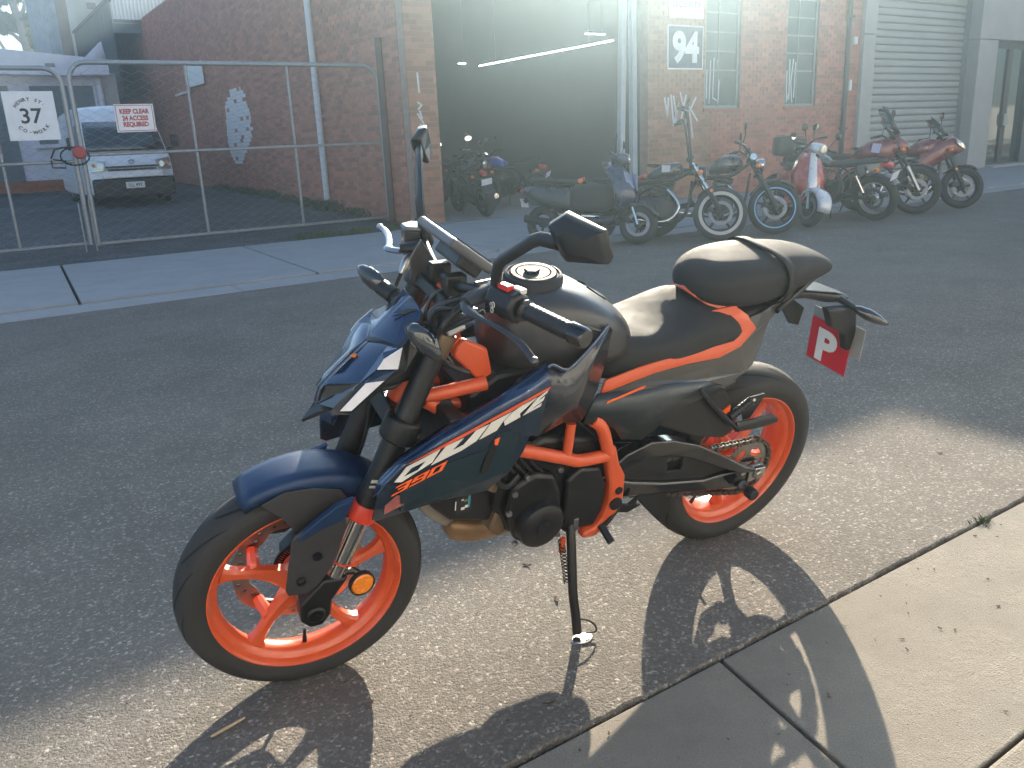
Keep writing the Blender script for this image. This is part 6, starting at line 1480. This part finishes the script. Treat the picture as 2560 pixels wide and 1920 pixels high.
# custom cruiser with whitewall tyre and tall bars
sp = dict(wb=1.56, rf=.325, rr=.32, rif=.222, rir=.21, fw=.05, rw=.075, rake=30, head=.92, ring=(WALLW, .222, .262), disc=1, fork=CHROME, barz=1.50, pull=.10, barw=.36, mirz=.12, fur=.026, flr=.03, reflector=True, chrome=True, paint=PBLK, gm=PBLK, fguard=(75, 130),
          tank=[(1.12, .04, .92, .80, 2.4), (1.06, .11, .96, .77, 2.5), (.92, .15, .955, .75, 2.5), (.75, .13, .88, .72, 2.4), (.66, .06, .80, .72, 2.2)], seat=[(.70, .09, .76, .70, 2.5), (.52, .15, .74, .66, 2.5), (.34, .15, .78, .68, 2.5), (.12, .11, .80, .74, 2.4), (-.08, .06, .78, .75, 2.2)])
t, fn, tx, top = moto('black cruiser with a whitewall front tyre and tall raised handlebars', (7.7, 7.06), -47, sp, lean=11, steer=6)
for sg in (1, -1): G().body([(.28, .05, .66, .42, 4, .24 * sg), (.22, .09, .70, .36, 4, .24 * sg), (-.16, .09, .70, .36, 4, .24 * sg), (-.24, .05, .66, .42, 4, .24 * sg)], 20).obj('saddlebag', SEATV, t, smooth=50)
s = G().add([(.96, -.148, .90), (.86, -.150, .90), (.86, -.146, .82), (.96, -.144, .82)], [(0, 1, 2, 3)]); s.obj('tank_badge', mat('badge_pale', (0.4, 0.42, 0.45), 0.4), t, smooth=0)

# naked bike with pale blue rim tape
sp = dict(wb=1.47, rf=.325, rr=.32, rif=.246, rir=.235, fw=.055, rw=.085, rake=26, head=.96, ring=(RINGB, .238, .254), disc=2, forklow=BLACKMT, fork=BLACKMT, barz=1.08, mirz=.2, reflector=False, paint=PBLK, gm=PBLK, hlm=CHROME,
          tank=[(1.08, .04, .93, .82, 2.4), (1.0, .13, 1.0, .78, 2.6), (.86, .16, 1.01, .77, 2.6), (.72, .13, .94, .76, 2.5), (.64, .07, .86, .76, 2.2)], seat=[(.66, .08, .84, .78, 2.5), (.5, .13, .83, .76, 2.5), (.3, .13, .86, .78, 2.5), (.05, .10, .92, .86, 2.4), (-.15, .05, .93, .89, 2.2)])
t, fn, tx, top = moto('black naked motorcycle with a pale blue ring round its front wheel', (8.58, 6.97), -47, sp, lean=10, steer=4)
G().lathe([(0, .03), (.04, .03), (.045, .0), (0, 0)], (tx + .02, -.15, top - .02), (0, -1, 0), 14).xf(fn).obj('brake_reservoir', CHROME, t)

# dark standard bike parked tail out
sp = dict(wb=1.45, rf=.32, rr=.315, rif=.24, rir=.225, fw=.05, rw=.075, rake=27, head=.95, style='wire', chrome=True, paint=PGRY, gm=PBLK, barz=1.08, cover=ALU, exm=CHROME, rguard=(40, 150),
          tank=[(1.08, .04, .92, .80, 2.4), (1.0, .11, .97, .78, 2.5), (.86, .13, .97, .77, 2.5), (.72, .11, .90, .76, 2.4), (.62, .06, .82, .76, 2.2)], seat=[(.64, .09, .82, .76, 2.6), (.48, .13, .82, .75, 2.6), (.22, .13, .83, .77, 2.6), (-.04, .11, .85, .79, 2.5), (-.20, .06, .84, .80, 2.3)])
t, fn, tx, top = moto('dark grey standard motorcycle parked tail out with orange indicators', (10.68, 6.94), 97, sp, at_front=False, lean=10)
pl_ = [c for c in t.children if c.name.startswith('number_plate')][0]

# red adventure tourer
def screen(t, fn, pts_l, m=SCRN, nm='windscreen'):
    s = G(); A = pts_l; n = len(A); rows = []
    for (x_, w_, z_) in A: rows.append([(x_ - .10 * (q * q), w_ * q, z_) for q in (-1, -.6, -.2, .2, .6, 1)])
    s.loft(rows, caps=False, closed=False); return s.xf(fn).obj(nm, m, t, smooth=60, solid=.005)
sp = dict(wb=1.55, rf=.345, rr=.335, rif=.26, rir=.235, fw=.06, rw=.08, rake=26, head=1.02, disc=2, paint=PRED, gm=PBLK, headlight=False, barz=1.16, mirz=.22, barw=.42, fork=BLACKMT, forklow=ALU, reflector=False, fguard=(40, 120),
          tank=[(1.24, .05, 1.02, .80, 2.4), (1.16, .17, 1.08, .74, 2.6), (.98, .19, 1.10, .76, 2.6), (.78, .15, 1.0, .78, 2.5), (.66, .08, .90, .80, 2.2)], seat=[(.68, .09, .90, .82, 2.5), (.5, .14, .89, .80, 2.5), (.3, .14, .91, .82, 2.5), (.05, .13, .97, .88, 2.5), (-.18, .08, .97, .91, 2.3)])
t, fn, tx, top = moto('red adventure touring motorcycle with a tall clear windscreen', (11.66, 6.96), -47, sp, lean=8, steer=3)
screen(t, fn, [(1.30, .16, 1.14), (1.22, .19, 1.30), (1.14, .17, 1.46), (1.11, .12, 1.52)])
G().body([(1.44, .02, .96, .92, 2.4), (1.38, .08, 1.04, .90, 2.8), (1.25, .12, 1.12, .86, 2.8), (1.12, .13, 1.08, .82, 2.6)], 24).xf(fn).obj('front_fairing', PRED, t, smooth=60)
for sg in (1, -1):
    s = G().add([(1.02, .197 * sg, .99), (.90, .199 * sg, 1.0), (.88, .198 * sg, .88), (.99, .197 * sg, .86)], [(0, 1, 2, 3)]); s.obj('side_badge', mat('badge_lilac', (0.34, 0.36, 0.55), 0.35), t, smooth=0, solid=.004)
    G().body([(1.05, .02, .80, .60, 3, .15 * sg), (.9, .035, .82, .50, 3, .16 * sg), (.72, .02, .78, .55, 3, .15 * sg)], 16).obj('engine_fairing', PGRY, t, smooth=60)

# red sports tourer, last of the row
sp = dict(wb=1.44, rf=.31, rr=.315, rif=.222, rir=.22, fw=.06, rw=.09, rake=25, head=.98, disc=2, paint=PRED, gm=PBLK, headlight=False, barz=1.08, mirz=.24, fork=BLACKMT, forklow=BLACKMT, reflector=True, fguard=(50, 140),
          tank=[(1.10, .05, 1.0, .80, 2.4), (1.02, .16, 1.05, .76, 2.6), (.86, .17, 1.05, .77, 2.6), (.72, .14, .97, .77, 2.5), (.62, .07, .88, .78, 2.2)], seat=[(.64, .09, .86, .80, 2.5), (.48, .13, .85, .78, 2.5), (.3, .13, .87, .80, 2.5), (.05, .11, .95, .88, 2.5), (-.16, .06, .97, .92, 2.3)])
t, fn, tx, top = moto('red sports touring motorcycle nearest the pillar of the glazed entrance', (12.72, 6.88), -47, sp, lean=8, steer=3)
screen(t, fn, [(1.22, .14, 1.08), (1.12, .16, 1.22), (1.02, .13, 1.34)])
G().body([(1.46, .02, .90, .85, 2.4), (1.40, .08, .98, .82, 2.8), (1.28, .13, 1.06, .78, 3), (1.10, .155, 1.03, .68, 3), (.92, .165, .96, .55, 3), (.80, .14, .86, .52, 3)], 28).xf(ident).obj('front_fairing', PRED, t, smooth=60)
for sg in (1, -1):
    s = G().add([(1.455, .03 * sg, .90), (1.40, .105 * sg, .95), (1.30, .165 * sg, 1.0), (1.31, .168 * sg, .94), (1.42, .09 * sg, .87)], [(0, 1, 2, 3, 4)]); s.obj('headlight', mat('lamp_bright', (0, 0, 0)), t, smooth=0, solid=.02)
    G().body([(1.0, .02, .62, .45, 3, .15 * sg), (.84, .035, .66, .34, 3, .16 * sg), (.6, .02, .60, .36, 3, .15 * sg)], 16).obj('lower_fairing', PBLK, t, smooth=60)

# bikes standing inside the bay
sp = dict(wb=1.42, rf=.305, rr=.315, rif=.222, rir=.22, fw=.06, rw=.09, rake=25, head=.96, disc=1, paint=PBLK, gm=PBLK, barz=1.06, mirz=.26, barw=.40,
          tank=[(1.06, .05, .96, .80, 2.4), (.98, .14, 1.0, .76, 2.6), (.84, .16, 1.0, .77, 2.6), (.70, .13, .93, .77, 2.5), (.62, .07, .86, .78, 2.2)], seat=[(.64, .09, .84, .78, 2.5), (.48, .13, .83, .77, 2.5), (.3, .12, .86, .79, 2.5), (.05, .09, .93, .87, 2.5), (-.14, .05, .95, .91, 2.3)])
t, fn, tx, top = moto('black motorcycle parked tail out in the mouth of the open bay', (7.95, 12.75, 0.016), 80, sp, at_front=False, lean=9, group='motorcycles inside the bay')
sp2 = dict(sp); sp2['paint'] = PBRT
moto('dark motorcycle with blue tank standing deep in the open bay', (9.9, 13.9, 0.016), 118, sp2, at_front=False, lean=9, group='motorcycles inside the bay')
sp3 = dict(sp); sp3['paint'] = PGRY; sp3['barz'] = 1.12
moto('dark motorcycle half hidden behind the first one in the bay', (8.95, 14.3, 0.016), -70, sp3, at_front=True, lean=9, group='motorcycles inside the bay')

# ------------------------------------------------------------------ scooters
def scooter(label, contact, heading, m_shield, m_inner, m_body, lean=6, steer=0, modern=False, box=False):
    h = math.radians(heading); wb = 1.28; base = Vector((contact[0], contact[1], 0)) - Vector((math.cos(h), math.sin(h), 0)) * wb
    t = thing('scooter', label, 'scooter', base, group='scooters parked across the street')
    t.rotation_euler = (Matrix.Rotation(h, 3, 'Z') @ Matrix.Rotation(math.radians(-lean), 3, 'X')).to_euler()
    r = .235; rin = .145
    head = Vector((wb + .06, 0, 0)); sax = Vector((-.42, 0, .91)); SR = Matrix.Rotation(math.radians(steer), 3, sax); fn = lambda p: SR @ (p - head) + head
    bg_wheel(t, (wb, r), r, .05, rin, 'cast' if modern else 'disc', fn, None, 1, 3, side=-1); bg_wheel(t, (0, r), r, .055, rin, 'cast', ident, None, 0, 3)
    for sg in (1, -1): G().tube([(wb, .075 * sg, r), (wb - .12, .075 * sg, .56)], .02, n=10).xf(fn).obj('fork_leg', CHROME if modern else ALU, t)
    # leg shield
    prof = [(1.16, .40), (1.17, .52), (1.12, .68), (1.06, .84), (1.03, .95)] if not modern else [(1.22, .42), (1.26, .56), (1.22, .72), (1.10, .88), (1.02, .98)]
    rows = []
    for i, (x_, z_) in enumerate(prof):
        w = [.19, .235, .235, .18, .10][i]
        rows.append([(x_ - .17 * q * q, w * q, z_) for q in (-1, -.75, -.5, -.25, 0, .25, .5, .75, 1)])
    G().loft(rows, caps=False, closed=False).obj('leg_shield', m_shield, t, smooth=60, solid=.012)
    if not modern:   # cream spine down the middle of the shield
        q_ = spline([(x_ + .012, 0, z_) for x_, z_ in prof], 4)
        G().tube(q_, [.075 - .035 * i_ / (len(q_) - 1) for i_ in range(len(q_))], n=12, flat=(.45, 1), up=(1, 0, 0)).obj('shield_spine', PWHT, t)
    rows2 = [[(x_ - .03, y_ * .97, z_) for x_, y_, z_ in R_] for R_ in rows]
    G().loft(rows2, caps=False, closed=False).obj('inner_shield', m_inner, t, smooth=60, solid=.03)
    G().body([(1.12, .02, .44, .30, 3), (1.05, .17, .36, .22, 4), (.70, .18, .33, .21, 4), (.52, .16, .40, .22, 4)], 20).obj('floor_board', m_body, t, smooth=50)
    # front guard
    rings = []
    for i in range(11):
        a = math.radians((-2 if not modern else 20) + (152 if not modern else 130) * i / 10); w_ = .095 + .025 * math.sin(PI * i / 10); rings.append([(wb + (r + .05 - (.06 if abs(q) == 1 else .012 if abs(q) > .7 else 0)) * math.cos(a), q * w_, r + (r + .05 - (.06 if abs(q) == 1 else .012 if abs(q) > .7 else 0)) * math.sin(a)) for q in (-1, -.8, -.4, 0, .4, .8, 1)])
    G().loft(rings, caps=False, closed=False).xf(fn).obj('mudguard', PWHT if not modern else PBLK, t, smooth=60, solid=.005)
    # tail body
    G().body([(.60, .08, .62, .36, 3), (.50, .17, .70, .32, 3), (.25, .19, .73, .36, 3), (.0, .17, .74, .44, 3), (-.20, .11, .72, .54, 2.6), (-.30, .05, .68, .60, 2.3)], 28).obj('body', m_body, t, smooth=60, sub=1)
    G().body([(.58, .08, .76, .69, 2.6), (.45, .14, .79, .71, 2.6), (.2, .15, .80, .72, 2.6), (-.08, .13, .82, .74, 2.6), (-.2, .07, .81, .75, 2.3)], 22).obj('seat', SEATV, t, smooth=60, sub=1)
    # headset
    G().tube([(1.06, 0, .90), (1.0, 0, 1.0)], .035, n=12).xf(fn).obj('steering_column', BLACKPL, t)
    H = G().body([(1.14, .03, 1.03, .98, 2.4), (1.10, .09, 1.08, .94, 2.6), (1.0, .12, 1.09, .96, 2.6), (.92, .08, 1.06, .98, 2.4)], 20).xf(fn).obj('headset', PWHT if not modern else m_shield, t, smooth=60)
    G().lathe([(0, .02), (.05, .015), (.062, 0)], (1.125, 0, 1.01), (1, 0, .1), 20).xf(fn).obj('headlight', mat('lamp_bright', (0, 0, 0)), H)
    B = G().tube([(.94, -.34, 1.04), (.99, -.12, 1.03), (.99, .12, 1.03), (.94, .34, 1.04)], .014, n=8).xf(fn).obj('handlebar', BLACKMT, t)
    for sg in (1, -1):
        G().tube([(.965, .22 * sg, 1.035), (.94, .35 * sg, 1.04)], .02, n=10).xf(fn).obj('grip', BLACKPL, B)
        M_ = G().tube([(.99, .18 * sg, 1.05), (1.0, .26 * sg, 1.2)], .006, n=6).xf(fn).obj('mirror', BLACKMT, B)
        G().lathe([(0, .015), (.04, .01), (.05, 0), (.048, -.01), (0, -.011)], (1.0, .28 * sg, 1.23), (1, 0, 0), 18).xf(fn).obj('housing', BLACKPL, M_)
        if modern:
            s = G().add([(1.235, .05 * sg, .66), (1.20, .13 * sg, .82), (1.13, .17 * sg, .86), (1.16, .12 * sg, .70)], [(0, 1, 2, 3)]); s.obj('front_lamp', mat('lamp_blue_glass', (0.25, 0.30, 0.5), 0.1, coat=1), t, smooth=0, solid=.02)
    G().tube(spline([(.4, -.2, .25), (.15, -.22, .26), (-.15, -.22, .30)], 4), .05, n=12).obj('exhaust', CHROME if not modern else BLACKMT, t)
    pl = G().box((-.28, 0, .50), (.004, .20, .11), Matrix.Rotation(math.radians(-15), 3, 'Y')).obj('number_plate', PAPER, t, smooth=0)
    G().tube([(-.2, 0, .56), (-.275, 0, .52)], .03, n=6).obj('plate_bracket', BLACKPL, pl)
    G().body([(-.26, .06, .68, .62, 3), (-.32, .05, .67, .63, 3)], 12).obj('tail_light', REDPL, t, smooth=50)
    if box:
        G().tube([(-.15, 0, .78), (-.22, 0, .86)], .05, n=6).obj('rack', BLACKMT, t)
        X = G().body([(-.02, .16, 1.14, .90, 5), (-.05, .19, 1.17, .88, 6), (-.36, .19, 1.17, .88, 6), (-.40, .16, 1.14, .90, 5)], 28).obj('top_box', BLACKPL, t, smooth=50)
        G().body([(-.06, .16, 1.178, 1.168, 6), (-.35, .16, 1.178, 1.168, 6)], 16).obj('box_lid', PGRY, X, smooth=50)
    return t
scooter('cream and red step through scooter with a black top box', (9.45, 7.12), -126, PTRED, PTRED, PTRED, steer=22, box=True)
scooter('dark navy modern scooter with slanted front lamps beside the bay', (6.88, 7.62), -62, PBLU, PBLK, PBLK, steer=12, modern=True)

# ------------------------------------------------------------------ leaf litter, weeds
random.seed(11)
LITTER = mat('dead_leaf', (0.10, 0.07, 0.045), 0.85, island=0.5, var=0.3)
s = G()
for i in range(420):
    x_ = random.uniform(-1.2, 5.0); y_ = random.choice([random.uniform(0.7, 1.2), random.uniform(1.25, 3.2), random.uniform(1.0, 2.0), random.uniform(.8, 4.5)])
    big = random.random() < .10
    L_ = random.uniform(.010, .020) if big else random.uniform(.0025, .007); a = random.uniform(0, 6.28); w = L_ * random.uniform(.3, .55); z_ = .003 if y_ > 1.25 else -.0015
    d = Vector((math.cos(a), math.sin(a), 0)); e = Vector((-d.y, d.x, 0)); c = Vector((x_, y_, z_)); pts = []
    for k_ in range(8):
        t_ = 2 * PI * k_ / 8; r_ = random.uniform(.6, 1.1); curl = (math.cos(t_) ** 2) * L_ * random.uniform(.05, .45)
        pts.append(c + d * L_ * math.cos(t_) * r_ + e * w * math.sin(t_) * r_ + Vector((0, 0, curl)))
    b_ = len(s.v); s.add(pts + [c + Vector((0, 0, .001))], [(k_, (k_ + 1) % 8, 8) for k_ in range(8)])
o = s.obj('leaf_litter', LITTER, smooth=0, solid=.0012); tag(o, 'scattered dead leaves and grit on the road and gutter', 'leaf litter', kind='stuff')
tag(G().tube([(.262, 1.716, .004), (.30, 1.722, .006), (.345, 1.735, .004)], [.003, .004, .0025], n=6).obj('twig', mat('straw', (0.42, 0.33, 0.2), 0.8)), 'pale straw coloured twig on the sunlit road by the front wheel shadow', 'twig')
GRASS = mat('weed_green', (0.05, 0.075, 0.025), 0.6, island=0.4, var=0.3)
def tuft(s, c, n, hgt, spr):
    for i in range(n):
        b = Vector(c) + Vector((random.gauss(0, spr), random.gauss(0, spr * .6), 0)); a = random.uniform(0, 6.28); d = Vector((math.cos(a), math.sin(a), 0)); k = hgt * random.uniform(.5, 1.2); e = Vector((-d.y, d.x, 0)) * k * .07
        s.add([b - e, b + e, b + d * k * .25 + Vector((0, 0, k * .7)), b + d * k * .6 + Vector((0, 0, k))], [(0, 1, 2), (0, 2, 3)])
s = G(); tuft(s, (2.62, 1.236, -.02), 60, .03, .02)
o = s.obj('weeds', GRASS, smooth=0); tag(o, 'tiny green weed in the gutter joint beside the road edge', 'weed')
s = G()
for i in range(60): tuft(s, (random.uniform(4.2, 6.3), random.uniform(11.9, 12.4), .0), 14, .09, .08)
for i in range(70): y_ = random.uniform(13.6, 24); tuft(s, (6.28 + random.gauss(0, .05), y_, yz(6.2, y_)), 16, .14, .09)
for i in range(8): tuft(s, (6.15 + random.gauss(0, .05), 15.9 + random.gauss(0, .12), .1), 30, .22, .06)
o = s.obj('weeds', GRASS, smooth=0); tag(o, 'ragged weeds along the foot of the side brick wall', 'weeds', kind='stuff')

# ================================================================== low sun haze volume added to imitate lens glare
hz = G().bx(-150, 170, -50, 190, -1.4, 15.2).obj('glare_haze', bpy.data.materials.new('glare_air'), smooth=0)
tag(hz, kind='stuff')
hm = hz.data.materials[0]; hm.use_nodes = True; hn = hm.node_tree
for n_ in list(hn.nodes):
    if n_.type != 'OUTPUT_MATERIAL': hn.nodes.remove(n_)
pv = hn.nodes.new('ShaderNodeVolumePrincipled')
pv.inputs['Color'].default_value = (0.60, 0.84, 1.0, 1)
pv.inputs['Density'].default_value = 0.0120
pv.inputs['Anisotropy'].default_value = 0.90
hn.links.new(pv.outputs[0], [n_ for n_ in hn.nodes if n_.type == 'OUTPUT_MATERIAL'][0].inputs['Volume'])
